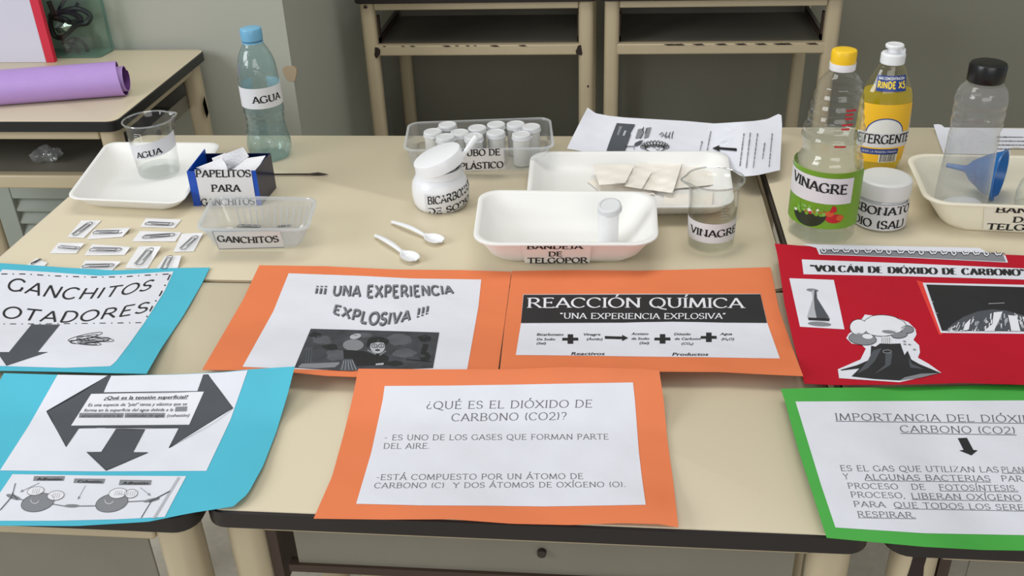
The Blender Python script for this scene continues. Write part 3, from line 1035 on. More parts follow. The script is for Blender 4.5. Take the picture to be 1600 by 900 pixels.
# --- turquoise poster about the floating clips
hA = lambda X, Y: .0045 + .012 * sstep(1.08, .96, Y) + rip(X, Y, .0012)
sA = Surf(hA)
pA = root_at('poster', 110, 500, 'turquoise poster headed ganchitos flotadores with a dashed frame', 'poster', 'turquoise posters')
card(sA, 0, [(-75, 407), (0, 411), (60, 415), (100, 418), (180, 422.5), (215, 421), (250, 419), (328, 418)], [(328, 418), (316, 442), (287, 492), (250, 547), (229, 584)],
     [(-240, 577), (0, 579), (100, 581), (175, 583), (229, 584)], [(-75, 407), (-150, 490), (-240, 577)], 'backing_card', BLUE, pA)
sh = card(sA, O1, [(4, 421), (75, 425), (155, 431), (225, 427), (271, 424)], [(271, 424), (257, 455), (225, 505), (200, 540), (180, 566), (172, 572)],
          [(-140, 571), (0, 572), (100, 575), (172, 572.6)], [(4, 421), (-60, 490), (-140, 571)], 'paper_sheet', PAPER, pA, th=.0002)
mb = MB()
ptext(mb, sA, O2, 'GANCHITOS', SAN, (8, 451.5), (234, 452), (11, -18), (11, -16), bow=15.5)
mb.build('heading', INK, sh, smooth=False)
mb = MB()
ptext(mb, sA, O2, 'FLOTADORES', SAN, (-48, 486), (229, 487), (9, -17), (9, -16), bow=16.5)
mb.build('heading', INK, sh, smooth=False)


def dashdot(mb, surf, off, pts, wd):
    q = resample(pts, max(2, int(sum((Vector(b) - Vector(a)).length for a, b in zip(pts, pts[1:])) / .5)))
    i = 0
    while i < len(q) - 4:
        line(mb, surf, off, q[i:min(i + 20, len(q))], wd)
        j = i + 35
        if j + 5 < len(q):
            line(mb, surf, off, q[j:j + 5], wd)
        i += 56


mb = MB()
dashdot(mb, sA, O2, [(2, 428), (37, 428), (85, 431), (142, 433), (192, 432.5), (228, 430), (266, 428)], 1.5)
dashdot(mb, sA, O2, [(266, 429), (251, 459), (240, 475), (226, 501)], 2.2)
dashdot(mb, sA, O2, [(221, 504), (150, 505), (60, 506), (-70, 506)], 1.2)
mb.build('dashed_frame', INK, sh, smooth=False)
mb = MB()
poly(mb, sA, O2, [(49, 507), (94, 507), (59, 550), (75, 550), (10, 571.5), (-5, 550), (14, 550)])
mb.build('arrow', INKG, sh, smooth=False)
mb = MB()
for (x0, y0, x1, y1, wd) in ((106, 532, 160, 520, 7), (110, 535, 172, 529, 8), (120, 527, 178, 532, 7), (108, 533, 158, 538, 6)):
    d = Vector((x1 - x0, y1 - y0))
    an = math.atan2(d.y, d.x)
    L = d.length / 2
    c = ((x0 + x1) / 2, (y0 + y1) / 2)
    line(mb, sA, O2, ell(c[0], c[1], L, wd * .5, an, 26), .8, closed=True)
    line(mb, sA, O2, ell(c[0] + 3, c[1] + .5, L * .62, wd * .28, an, 20), .7, closed=True)
mb.build('clip_drawing', INK, sh, smooth=False)

# --- turquoise poster about surface tension
hB = lambda X, Y: .0040 + .0235 * sstep(.86, .95, Y) + .016 * sstep(-.40, -.27, X + .35 * (Y - .9)) + rip(X, Y, .0011)
sB = Surf(hB)
pB = root_at('poster', 200, 700, 'turquoise poster with a big three headed grey arrow and a molecule drawing', 'poster', 'turquoise posters')
B3 = lambda *p: k4(0, 560, 3.3333, *p)
card(sB, 0, [(6, 583), (90, 585.5), (180, 587), (270, 585), (345, 581.6), (390, 577), (460.5, 572.6)],
     [(460.5, 572.6), (450, 614), (432, 674), (411, 728), (387, 771.5), (364.5, 791)],
     [(-120, 818), (0, 821), (120, 821.6), (180, 818), (231, 815), (300, 801), (364.5, 791)], [(6, 583), (-50, 690), (-120, 818)], 'backing_card', BLUE, pB)
sh = card(sB, O1, B3((300, 85), (600, 90), (900, 85), (1150, 74), (1290, 62)), B3((1290, 62), (1200, 320), (1075, 585)), B3((0, 583), (500, 588), (1075, 585)), B3((300, 85), (150, 350), (0, 583)), 'paper_sheet', PAPER, pB, th=.0002)
ar = B3((243, 275), (560, 92), (576, 90), (537, 179), (1028, 172), (1060, 85), (1082, 84), (1213, 258), (880, 465), (932, 361), (410, 362), (345, 460))
mb = MB()
poly(mb, sB, O2, ar, 0)
line(mb, sB, O2 + .0001, ar, 1.1, 1, closed=True)
da = B3((605, 368), (755, 370), (692, 488), (770, 490), (552, 583), (452, 487), (528, 488))
poly(mb, sB, O2, da, 0)
line(mb, sB, O2 + .0001, da, .9, 1, closed=True)
aw = mb.build('arrow', [INKG, INK], sh, smooth=False)
mb = MB()
poly(mb, sB, O3, B3((475, 185), (1062, 173), (985, 345), (370, 350)))
tb = mb.build('text_box', INKW, sh, smooth=False)
mb = MB()
o4 = O3 + .0004
ptext(mb, sB, o4, '\u00bfQu\u00e9 es la tensi\u00f3n superficial?', (.01, .1), (162, 624.3), (293, 622.5), (2, -5.6), ul=True)
mb.build('title_text', INK, tb, smooth=False)
mb = MB()
ptext(mb, sB, o4, 'Es una especie de "piel" tensa y el\u00e1stica que se', (.006, .1), (136.5, 635), (291.6, 633.3), (1.8, -5))
ptext(mb, sB, o4, 'forma en la superficie del agua debida a la', (.006, .1), (130.5, 643.2), (270, 642.3), (1.8, -5))
for (a, b, c, d) in (((915, 252), (975, 250), (972, 275), (910, 276)), ((415, 284), (645, 284), (640, 308), (410, 308)), ((652, 284), (860, 284), (856, 308), (648, 308))):
    poly(mb, sB, o4, B3(a, b, c, d), 1)
ptext(mb, sB, o4 + .0002, 'atracci\u00f3n entre las', (.006, .1), (126, 651.4), (190, 651.2), (1.6, -4.2), mi=0)
ptext(mb, sB, o4 + .0002, 'mol\u00e9culas de agua', (.006, .1), (197, 651.2), (255, 651), (1.6, -4.2), mi=0)
ptext(mb, sB, o4, '(cohesi\u00f3n)', (.006, .1), (259.5, 651.5), (295, 651), (1.8, -5))
mb.build('body_text', [INKT, INKM], tb, smooth=False)
sh = card(sB, O1, B3((65, 603), (500, 610), (970, 613)), B3((970, 613), (915, 715), (858, 825)), B3((-90, 842), (0, 845), (300, 845), (600, 838), (858, 825)), B3((65, 603), (-10, 715), (-90, 842)), 'diagram_sheet', PAPER, pB, th=.0002)
mb = MB()
for q in (((178, 613), (338, 613), (332, 637), (172, 637)), ((388, 625), (548, 627), (540, 652), (382, 648)), ((625, 632), (790, 634), (785, 659), (618, 659))):
    poly(mb, sB, O2, B3(*q), 2)
for (t, a, b) in (('Adhesi\u00f3n', (190, 634), (322, 635)), ('Cohesi\u00f3n', (400, 646), (530, 648)), ('Adhesi\u00f3n', (636, 655), (772, 656))):
    a, b = B3(a, b)
    ptext(mb, sB, O3 + .0001, t, (.012, .1), a, b, (1, -4.2), mi=1)
for q in (((205, 648), (105, 695)), ((445, 662), (405, 735)), ((730, 672), (785, 715))):
    line(mb, sB, O2, B3(*q), .7, 2)
    d = (Vector(q[1]) - Vector(q[0])).normalized()
    n = Vector((-d.y, d.x))
    e = Vector(q[1])
    poly(mb, sB, O2, B3(tuple(e), tuple(e - d * 16 + n * 7), tuple(e - d * 16 - n * 7)), 2)
for (cx, cy, rx, ry, ro) in ((196, 750, 88, 46, -.22), (582, 752, 86, 46, -.22)):
    poly(mb, sB, O2, B3(*ell(cx, cy, rx, ry, ro, 30)), 2)
    line(mb, sB, O3, B3(*ell(cx, cy, rx, ry, ro, 30)), .6, 0, closed=True)
    line(mb, sB, O3 + .0001, B3(*ell(cx - 15, cy - 10, 20, 15, 0, 14, 0, 200)), .8, 3)
for (cx, cy, rx, ry) in ((185, 690, 44, 22), (290, 714, 44, 24), (614, 702, 48, 26), (682, 704, 34, 22)):
    poly(mb, sB, O3, B3(*ell(cx, cy, rx, ry, -.15, 22)), 3)
    line(mb, sB, O3 + .0001, B3(*ell(cx, cy, rx, ry, -.15, 22)), .6, 0, closed=True)
    for k in range(4):
        line(mb, sB, O3 + .0001, B3((cx - 18 + k * 11, cy + 13), (cx - 10 + k * 11, cy - 13)), .5, 2)
for q in (((60, 718), (130, 741)), ((270, 758), (340, 770), (500, 768)), ((660, 747), (790, 740)), ):
    line(mb, sB, O2 - .0001, B3(*q), 1.8, 2)
poly(mb, sB, O2 - .0001, B3(*ell(375, 768, 40, 9, 0, 14)), 2)
poly(mb, sB, O2 - .0001, B3(*ell(70, 722, 40, 12, .3, 14)), 2)
poly(mb, sB, O2 - .0001, B3(*ell(790, 738, 44, 9, -.2, 14)), 2)
for q in (((80, 650), (62, 718), (0, 790)), ((62, 700), (90, 735)), ((885, 690), (790, 740), (735, 830)), ((830, 722), (775, 745))):
    line(mb, sB, O3, B3(*q), 1.3, 0)
poly(mb, sB, O2 - .0001, B3((925, 618), (940, 620), (812, 832), (795, 832)), 4)
mb.build('diagram', [INKG, INK, INKM, INKW, INKL], sh, smooth=False, label='grey drawing of two molecules joined in a chain')

# --- orange poster with the question
hE = lambda X, Y: .0036 + .0245 * sstep(.87, .957, Y) + .007 * sstep(-.30, -.35, X) + .009 * sstep(.06, .1, X) * sstep(.98, .8, Y) + .003 * math.sin(X * 24) * sstep(.8, .73, Y) + .003 * sstep(.8, .73, Y) + rip(X, Y, .001)
sE = Surf(hE)
pE = root_at('poster', 790, 700, 'orange poster asking what carbon dioxide is, at the table edge', 'poster', 'orange posters')
card(sE, 0, [(560, 576), (680, 577), (800, 577), (880, 573.5), (1000, 576), (1030, 579)], [(1030, 579), (1037, 625), (1043, 689), (1052, 753), (1060, 823.6)],
     [(490, 810), (600, 811.5), (705, 811), (800, 818), (892, 820), (971, 817), (1029, 818.5), (1060, 823.6)], [(560, 576), (550, 625), (537.5, 677), (519, 744), (490, 810)], 'backing_card', ORANGE, pE, nu=56)
sh = card(sE, O1, [(601, 603), (700, 602.5), (800, 601), (900, 599), (989, 597.5)], [(989, 597.5), (992, 625), (998, 704), (1003, 747), (1009, 788.5)],
          [(556.5, 787), (660, 789.5), (767, 790), (850, 791.2), (922, 790), (1009, 788.5)], [(601, 603), (598, 625), (580, 707.5), (556.5, 787)], 'paper_sheet', PAPER, pE, th=.0002)
mb = MB()
ptext(mb, sE, O2, '\u00bfQU\u00c9 ES EL DI\u00d3XIDO DE', FEL, (666, 639), (925, 636.3), (1, -11.5))
ptext(mb, sE, O2, 'CARBONO (CO2)?', FEL, (705, 658), (885, 655.5), (.8, -11.5))
mb.build('heading', INKT, sh, smooth=False)
mb = MB()
ptext(mb, sE, O2, '- ES UNO DE LOS GASES QUE FORMAN PARTE', FEL, (600, 687.7), (951, 686.2), (1, -8.2), (-.5, -8.2))
ptext(mb, sE, O2, 'DEL AIRE.', FEL, (598.6, 700.8), (671, 700.8), (1, -8.2))
ptext(mb, sE, O2, '-EST\u00c1 COMPUESTO POR UN \u00c1TOMO DE', FEL, (587, 749.7), (911.5, 748), (1.4, -8.4), (-.5, -8.4))
ptext(mb, sE, O2, 'CARBONO (C)  Y DOS \u00c1TOMOS DE OX\u00cdGENO (O).', FEL, (584, 762.5), (978, 760.7), (1.4, -8), (-.8, -8))
mb.build('body_text', INKT, sh, smooth=False)

# --- red poster with the volcano
hF = lambda X, Y: .0225 - .012 * sstep(1.15, 1.0, Y) + .004 * sstep(1.22, 1.29, Y) + rip(X, Y, .001)
sF = Surf(hF)
pF = root_at('poster', 1430, 500, 'crimson poster with a volcano cutout and photographs', 'poster')
F3 = lambda *p: k4(1200, 370, 3.6, *p)
card(sF, 0, [(1210.5, 380.5), (1253, 384), (1400, 391), (1600, 399), (1700, 404)], [(1700, 404), (1730, 500), (1765, 604)],
     [(1257, 599), (1303, 601.5), (1422, 600.5), (1505, 598), (1600, 601), (1765, 604)], [(1210.5, 380.5), (1215, 399), (1226, 475.5), (1241.6, 542), (1257, 599)], 'backing_card', RED, pF)
mb = MB()
poly(mb, sF, O1, F3((190, 40), (600, 50), (1190, 62), (1235, 88), (1335, 104), (1350, 145), (800, 118), (288, 100), (272, 62)), 0)
poly(mb, sF, O2, F3((290, 72), (700, 76), (1318, 92), (1338, 140), (800, 114), (298, 96)), 1)
cu = MB()
for i in range(17):
    x = 300 + i * 61
    y = 74 + i * 1.2
    q = [(x, y - 8), (x + 6, y + 4), (x + 14, y + 9), (x + 22, y + 4), (x + 30, y + 8), (x + 38, y - 4)] if i % 3 else [(x, y - 6), (x + 4, y + 8), (x + 16, y + 14), (x + 26, y + 6), (x + 22, y - 4)]
    line(mb, sF, O3, F3(*q), 4.4, 2)
    line(mb, sF, O3 + .0002, F3(*q), 2.2, 0)
    line(mb, sF, O3, F3((x + 40, y - 2), (x + 58, y + 2)), 1.2, 2)
mb.build('folded_strip', [PAPER, INKM, INK], pF, smooth=False, label='folded grey strip with white curly lettering cut off by the fold')
ts = card(sF, O1, F3((190, 127), (800, 150), (1440, 178), (1590, 184)), F3((1590, 184), (1592, 248)), F3((200, 210), (800, 222), (1440, 240), (1592, 248)), F3((190, 127), (200, 210)), 'title_strip', PAPER, pF, th=.0002, nv=6)
mb = MB()
ptext(mb, sF, O2, '\u201cVOLC\u00c1N DE DI\u00d3XIDO DE CARBONO\u201d', BRO, F3((242, 193))[0], F3((1442, 218))[0], (-.4, -9.6), (-1.2, -9.6), bow=.5)
mb.build('heading', INK, ts, smooth=False)
fs_ = card(sF, O1, F3((120, 233), (370, 242)), F3((370, 242), (430, 520)), F3((180, 505), (430, 520)), F3((120, 233), (180, 505)), 'flask_photo', PAPER, pF, th=.0002, nu=10, nv=12)
mb = MB()
poly(mb, sF, O2, F3(*ell(250, 300, 34, 9, .1, 16)), 2)
poly(mb, sF, O2, F3((246, 300), (272, 302), (276, 345), (348, 460), (345, 472), (228, 466), (220, 450), (252, 345)), 3)
poly(mb, sF, O2 + .0001, F3((262, 300), (272, 302), (276, 345), (345, 455), (275, 462), (262, 400), (258, 345)), 1)
poly(mb, sF, O2 + .0002, F3((226, 454), (346, 458), (344, 474), (228, 468)), 0)
poly(mb, sF, O2, F3(*ell(290, 490, 66, 13, .06, 18)), 2)
mb.build('picture', [INK, INKG, INKM, INKL], fs_, smooth=False, label='blurred photograph of a conical flask')
vol = F3((545, 437), (640, 450), (735, 460), (790, 480), (830, 520), (835, 550), (818, 580), (850, 610), (855, 650), (843, 680), (905, 715), (975, 765), (740, 818), (400, 795), (393, 745), (520, 690), (550, 630), (530, 610), (470, 600), (440, 570), (455, 545), (475, 530), (470, 500), (490, 480), (530, 460))
mb = MB()
poly(mb, sF, O1, vol)
vo = mb.build('volcano_cutout', PAPER, pF, smooth=False)
mb = MB()
poly(mb, sF, O2, F3((408, 748), (500, 722), (575, 690), (580, 612), (605, 618), (630, 600), (680, 602), (745, 600), (752, 622), (768, 665), (785, 640), (806, 690), (850, 715), (970, 765), (860, 790), (740, 808), (600, 800), (470, 785), (515, 740), (412, 752)), 0)
for q in (((590, 640), (640, 625), (600, 700), (560, 740), (500, 770), (560, 700)), ((660, 660), (700, 650), (690, 720), (620, 760), (600, 770), (660, 720)), ((790, 680), (810, 715), (880, 745), (800, 735))):
    poly(mb, sF, O2 + .0001, F3(*q), 1)
poly(mb, sF, O2 + .0001, F3((740, 808), (770, 790), (860, 770), (965, 766), (860, 792)), 2)
line(mb, sF, O2 + .0002, F3(*ell(670, 645, 24, 9, 0, 14)), 1.2, 2, closed=True)
for (x, y, rx, ry, ro, mi) in ((532, 574, 78, 34, .1, 2), (510, 508, 50, 44, 0, 3), (780, 520, 40, 22, .1, 2), (740, 552, 44, 18, -.1, 2), (650, 470, 90, 30, .05, 3), (600, 490, 62, 40, 0, 3), (700, 500, 76, 42, 0, 3), (640, 525, 90, 34, 0, 3)):
    line(mb, sF, O3, F3(*ell(x, y, rx, ry, ro, 24)), .9, 0, closed=True)
    poly(mb, sF, O3 + .00005, F3(*ell(x, y, rx - 1.5, ry - 1.5, ro, 24)), mi)
poly(mb, sF, O3 + .0001, F3(*ell(560, 560, 30, 14, .1, 16)), 3)
poly(mb, sF, O3 + .0001, F3(*ell(680, 535, 40, 10, .1, 16)), 2)
poly(mb, sF, O3 + .0001, F3((640, 560), (684, 562), (692, 602), (634, 600)), 3)
for k in range(5):
    line(mb, sF, O3 + .0002, F3((642 + k * 10, 566), (640 + k * 11, 602)), .7, 0)
for (x, y) in ((768, 588), (770, 604), (796, 606), (824, 634)):
    poly(mb, sF, O3, F3(*ell(x, y, 9, 4, .2, 10)), 2)
mb.build('picture', [INK, INKG, INKM, INKW], vo, smooth=False, label='grey cartoon volcano under a smoke cloud')
mb = MB()
poly(mb, sF, O1 * .5, F3((835, 245), (880, 256), (980, 548), (962, 550)))
mb.build('scarlet_strip', REDB, pF, smooth=False, label='brighter scarlet paper edge')
vp = card(sF, O1, F3((870, 258), (1440, 270), (1570, 274)), F3((1570, 274), (1640, 550)), F3((972, 540), (1440, 545), (1640, 550)), F3((870, 258), (972, 540)), 'eruption_photo', PAPER, pF, th=.0002, nu=24)
mb = MB()
poly(mb, sF, O2, F3((890, 268), (1440, 283), (1562, 286), (1625, 540), (1440, 532), (978, 528)), 0)
rj = random.Random(3)
poly(mb, sF, O2 + .0001, F3((1000, 525), (1040, 490), (1100, 450), (1180, 420), (1260, 408), (1340, 415), (1430, 440), (1560, 480), (1600, 536), (1440, 530)), 1)
for k in range(120):
    u = rj.random()
    x = 1020 + 430 * u
    y0 = 528 - (110 * math.sin(PI * min(1, (x - 980) / 640))) * rj.random()
    Ln = rj.uniform(6, 34)
    dx = -(1290 - x) * .05
    line(mb, sF, O2 + .0002 + .000002 * k, F3((x, y0), (x + dx * .4, min(529, y0 + Ln * .5)), (x + dx, min(530, y0 + Ln))), rj.uniform(.7, 2.2), rj.choice((2, 3, 3, 2, 1)))
for q in (((1270, 425), (1320, 420), (1300, 470), (1270, 530), (1215, 530), (1262, 490)), ((1350, 440), (1400, 445), (1420, 530), (1370, 530)), ((1110, 490), (1140, 460), (1130, 520), (1100, 528))):
    poly(mb, sF, O2 + .0005, F3(*q), 3)
for q in (((920, 364), (932, 366)), ((940, 428), (955, 430)), ((1240, 376), (1330, 372))):
    line(mb, sF, O2 + .0002, F3(*q), .8, 2)
mb.build('picture', [INK, INKG, INKL, INKW], vp, smooth=False, label='night photograph of a glowing eruption')

# --- green poster
hG = lambda X, Y: .0035 + .010 * sstep(.33, .24, X - .18 * (1 - Y)) + rip(X, Y, .0009)
sG = Surf(hG)
pG = root_at('poster', 1430, 730, 'green poster about the importance of carbon dioxide', 'poster')
G8 = lambda *p: k4(1200, 625, 3.2725, *p)
card(sG, 0, [(1220, 607.5), (1275, 606), (1375, 605.5), (1525, 602), (1600, 601), (1725, 598)], [(1725, 598), (1760, 740), (1800, 868)],
     [(1291.7, 840), (1353, 845.6), (1444, 854), (1536, 859), (1600, 860), (1800, 868)], [(1220, 607.5), (1226, 625), (1246, 698), (1270, 772), (1291.7, 840)], 'backing_card', GREEN, pG)
sh = card(sG, O1, [(1243, 627.4), (1414, 626.5), (1600, 625.6), (1680, 625)], [(1680, 625), (1700, 730), (1735, 842)], [(1305.4, 824), (1444, 833), (1600, 836), (1735, 842)],
          [(1243, 627.4), (1261, 686), (1282.5, 756), (1305.4, 824)], 'paper_sheet', PAPER, pG, th=.0002)
mb = MB()
ptext(mb, sG, O2, 'IMPORTANCIA DEL DI\u00d3XIDO DE', FEL, (1305.4, 656.3), (1672, 660.5), (-2, -10.6), (-2, -10.6), ul=True)
ptext(mb, sG, O2, 'CARBONO (CO2)', FEL, (1407, 675.2), (1588, 677.8), (-2, -10.6), ul=True)
mb.build('heading', INKT, sh, smooth=False)
mb = MB()
poly(mb, sG, O2, G8((970, 195), (1017, 193), (1050, 255), (1072, 257), (1040, 283), (978, 258), (1000, 255)))
mb.build('arrow', INK, sh, smooth=False)
mb = MB()
for (t, x0, x1, ya, yb, u) in (('ES EL GAS QUE UTILIZAN LAS', 372, 1182, 362, 370, 0), ('PLANTAS', 1196, 1400, 370, 371, 1), ('Y', 388, 415, 404, 404, 0), ('ALGUNAS BACTERIAS', 495, 1140, 407, 415, 1), ('PARA SU', 1195, 1440, 415, 418, 0),
                               ('PROCESO', 410, 668, 452, 456, 0), ('DE', 735, 806, 457, 458, 0), ('FOTOS\u00cdNTESIS.', 877, 1280, 460, 465, 1), ('EN', 1350, 1410, 466, 467, 0), ('PROCESO,', 425, 704, 497, 502, 0), ('LIBERAN OX\u00cdGENO', 735, 1298, 504, 513, 1),
                               ('PARA', 440, 603, 545, 549, 0), ('QUE TODOS LOS SERES', 646, 1345, 550, 564, 1), ('RESPIRAR.', 460, 757, 597, 602, 1)):
    a, b = G8((x0, ya), (x1, yb))
    ptext(mb, sG, O2, t, FEL, a, b, (-2.2, -8.6), ul=bool(u))
mb.build('body_text', INKT, sh, smooth=False)

# ================================================================== things on the tables


def HY(c, y):
    """Height above the point c (world) at which the photograph row y is reached."""
    lo, hi = -.2, .8
    for _ in range(50):
        m_ = (lo + hi) / 2
        d = Vector((c[0], c[1], c[2] + m_)) - CAM
        py = 450 - FPX * d.dot(CU) / d.dot(CF)
        if py > y:
            lo = m_
        else:
            hi = m_
    return lo


def zc(p):
    return (Vector(p) - CAM).dot(CF)


def prof_px(c, rows):
    """[(row, width in px)] top to bottom or bottom to top -> [(radius, height)] of a standing body."""
    out = []
    for y, wd in rows:
        h = HY(c, y)
        out.append((wd / 2 * zc((c[0], c[1], c[2] + h)) / FPX, h))
    return sorted(out, key=lambda a: a[1])


def smooth_prof(pr, n=4):
    """Finer profile through the measured radii (monotone heights)."""
    out = []
    for i in range(len(pr) - 1):
        p0, p1, p2, p3 = pr[max(i - 1, 0)], pr[i], pr[i + 1], pr[min(i + 2, len(pr) - 1)]
        for k in range(n):
            t = k / n
            r = .5 * ((2 * p1[0]) + (-p0[0] + p2[0]) * t + (2 * p0[0] - 5 * p1[0] + 4 * p2[0] - p3[0]) * t * t + (-p0[0] + 3 * p1[0] - 3 * p2[0] + p3[0]) * t ** 3)
            out.append((max(r, .001), p1[1] + (p2[1] - p1[1]) * t))
    out.append(pr[-1])
    return out


def cap_mesh(name, m, parent, c, r, z0, z1, ridges=60, r2=None, label=None):
    mb = MB()
    r2 = r2 or r
    h = z1 - z0
    mb.lathe([(r * .97, z0), (r, z0 + h * .06), (r2, z1 - h * .16), (r2 * .95, z1 - h * .04), (r2 * .85, z1), (r2 * .3, z1 - h * .01)], c, 120,
             wob=lambda a, z: 1 + (.014 * math.cos(a * ridges) if z0 + h * .08 < z < z1 - h * .1 else 0))
    return mb.build(name, m, parent, label=label)


def scrap(surf, off, quad, name, m, parent=None, amp=.0012, th=.0002, n=10, curl=None, seed=0):
    """A small loose piece of paper: a pixel quad TL, TR, BR, BL on a surface, crumpled by amp."""
    rj = random.Random(seed)
    kk = 1
    k1, k2, k3 = rj.uniform(60, 140) * kk, rj.uniform(60, 140) * kk, rj.uniform(0, 6)
    TL, TR, BR, BL = quad
    g = coons([TL, TR], [TR, BR], [BL, BR], [TL, BL], n, n)
    G = []
    for j, row in enumerate(g):
        R = []
        for i, p in enumerate(row):
            q = surf.p(p.x, p.y, off)
            dz = amp * (1 + .6 * math.sin(q.x * k1 + k3 + q.y * 40) * math.cos(q.y * k2) + .4 * math.sin((q.x * .7 - q.y) * k2 * 1.9 + k3 * 2))
            if curl:
                (ci, cj, ca) = curl
                dd = math.hypot(i / n - ci, j / n - cj)
                dz += ca * max(0, 1 - dd / .75) ** 2
            d = ray(p.x, p.y)
            q2 = surf.p(p.x, p.y, off + dz) if isinstance(surf, Surf) else surf.p(p.x, p.y, off + dz)
            R.append(q2)
        G.append(R)
    mb = MB()
    mb.sheet(G, th)
    return mb.build(name, m, parent, angle=70)


FLAT = Surf(lambda X, Y: 0.0)

# ---- purple roll, red edged board and glass tank on the left desk
a = P(195, 151, 0)
b = P(0, 166, 0)
d = (a - b).normalized()
r = .040
A0 = Vector((a.x, a.y, T)) + Vector((-d.y, d.x, 0)) * .012
root = thing('paper_roll', A0 - d * .3, 'roll of purple paper lying on the black edged desk', 'paper roll')
side = Vector((-d.y, d.x, 0))
sp = []
n = 92
for i in range(n + 1):
    t = i / n
    an = .12 * PI + t * 4.2 * PI
    rr = r - .019 * t + (.004 * max(0, 1 - t * 7))
    sp.append((rr * math.cos(an), rr * math.sin(an) * .98 + r))
zm = min(z for x, z in sp)
sp = [(x, z - zm + .0006) for x, z in sp]
L0 = []
mb = MB()
for (u, sgn) in ((0, 1), (-.35, 1), (-.72, 1)):
    L0.append([A0 + d * (u + (.012 * (i / n) if u == 0 else 0) - (.012 * max(0, 1 - i / n * 5) if u == 0 else 0)) + side * x + Vector((0, 0, z)) for i, (x, z) in enumerate(sp)])
IN = []
for l in L0:
    q = []
    for i, p in enumerate(l):
        cen = A0 + d * (p - A0).dot(d) + Vector((0, 0, r))
        v = (cen - p).normalized()
        q.append(p + v * .0012)
    IN.append(q)
for k in range(2):
    for i in range(n):
        mb.add([L0[k][i], L0[k][i + 1], L0[k + 1][i + 1], L0[k + 1][i]], [(0, 1, 2, 3)], 0)
        mb.add([IN[k][i], IN[k][i + 1], IN[k + 1][i + 1], IN[k + 1][i]], [(0, 1, 2, 3)], 1)
for i in range(n):
    mb.add([L0[0][i], L0[0][i + 1], IN[0][i + 1], IN[0][i]], [(0, 1, 2, 3)], 0)
mb.build('rolled_sheet', [LILAC, PURPLE], root, angle=80)

q = P(86, 97.5, 0)
bx1 = q.x
bd = thing('display_board', (bx1 - .3, q.y, T), 'white board with red edging standing behind the purple roll', 'board')
mb = MB()
mb.box((bx1 - .62, q.y, T), (bx1 - .022, q.y + .012, T + .42))
mb.build('white_panel', mat('lavender_white_paper', (206, 204, 220), .7, var=.03, vscale=6, bump=.2, bscale=14), bd, bevel=.001)
mb = MB()
mb.box((bx1 - .022, q.y - .0006, T), (bx1, q.y + .0126, T + .42))
mb.build('red_edging', mat('red_tape', (204, 36, 62), .5), bd, bevel=.001)

t0, t1, t2 = P(90, 93.5, 0), P(157, 91, 0), P(168, 77.5, 0)
fx0, fx1, fy0 = t0.x - .20, t1.x, t1.y
fy1 = t2.y - .006
H = .26
tk = thing('glass_tank', ((fx0 + fx1) / 2, (fy0 + fy1) / 2, T), 'green edged glass tank with black tubing inside on the left desk', 'tank')
c = [Vector((fx0, fy0, 0)), Vector((fx1, fy0, 0)), Vector((fx1 + .008, fy1, 0)), Vector((fx0, fy1, 0))]
mb = MB()
mb.loft([rquad(setz(c, T + .004), .012), rquad(setz(c, T + H), .012)], False, False)
mb.loft([rquad(setz(inset(c, .003), T + .006), .010), rquad(setz(inset(c, .003), T + H), .010)], False, False)
mb.build('glass_wall', TANKG, tk)
mb = MB()
mb.loft([rquad(setz(inset(c, .002), T), .012), rquad(setz(c, T + .003), .012), rquad(setz(c, T + .0055), .012), rquad(setz(inset(c, .002), T + .006), .012)])
for (i, cx) in ((2, 0), (0, 0)):
    p = inset(c, .0035)[i]
    mb.tube([(p.x, p.y, T + .006), (p.x, p.y, T + H)], .0035, 8)
mb.build('glass_base', TANKE, tk, label='thick green glass base and corners')
mb = MB()
Yt = (fy0 + fy1) / 2


def tp(x, y, Y=Yt):
    return PY(x, y, Y)


def loop(pts, n=40):
    out = []
    N = len(pts)
    for i in range(N):
        p0, p1, p2, p3 = pts[i - 1], pts[i], pts[(i + 1) % N], pts[(i + 2) % N]
        for k in range(n // N):
            t = k / (n // N)
            out.append(.5 * ((2 * p1) + (-p0 + p2) * t + (2 * p0 - 5 * p1 + 4 * p2 - p3) * t * t + (-p0 + 3 * p1 - 3 * p2 + p3) * t ** 3))
    return out


tub = thing('rubber_tubing', (tp(112, 60).x, Yt, T + .006), 'black rubber tubing coiled inside the glass tank', 'tubing')
mb.tube(loop([tp(80, 28), tp(104, 16), tp(124, 14), tp(141, 24), tp(135, 36, Yt - .01), tp(118, 40), tp(98, 58), tp(84, 54)]), .0062, 8, closed=True)
mb.tube([tp(118, 22, Yt + .004), tp(119, 10), tp(121, 4), tp(124, 8)], .003, 8)
mb.tube(loop([tp(78, 26, Yt + .01), tp(100, 30, Yt - .01), tp(112, 36, Yt), tp(126, 30, Yt + .01), tp(116, 22, Yt + .01), tp(100, 18, Yt)]), .007, 8, closed=True)
mb.tube(loop([tp(104, 66, Yt - .01), tp(118, 60), tp(134, 72), tp(136, 84, Yt + .005), tp(128, 89, Yt - .01), tp(120, 74)]), .004, 8, closed=True)
mb.tube([tp(96, 66, Yt - .01), tp(110, 64), tp(120, 60), tp(116, 68), tp(106, 84), tp(104, 90)], .005, 8)
mb.tube([tp(76, 2), tp(82, 16), tp(84, 26)], .006, 8)
mb.build('coiled_tube', BLACKP, tub)
fo = thing('foil_wrapper', (tp(98, 40).x, Yt + .02, T + .02), 'crumpled silver foil among the black tubing in the tank', 'foil')
mb = MB()
rj = random.Random(5)
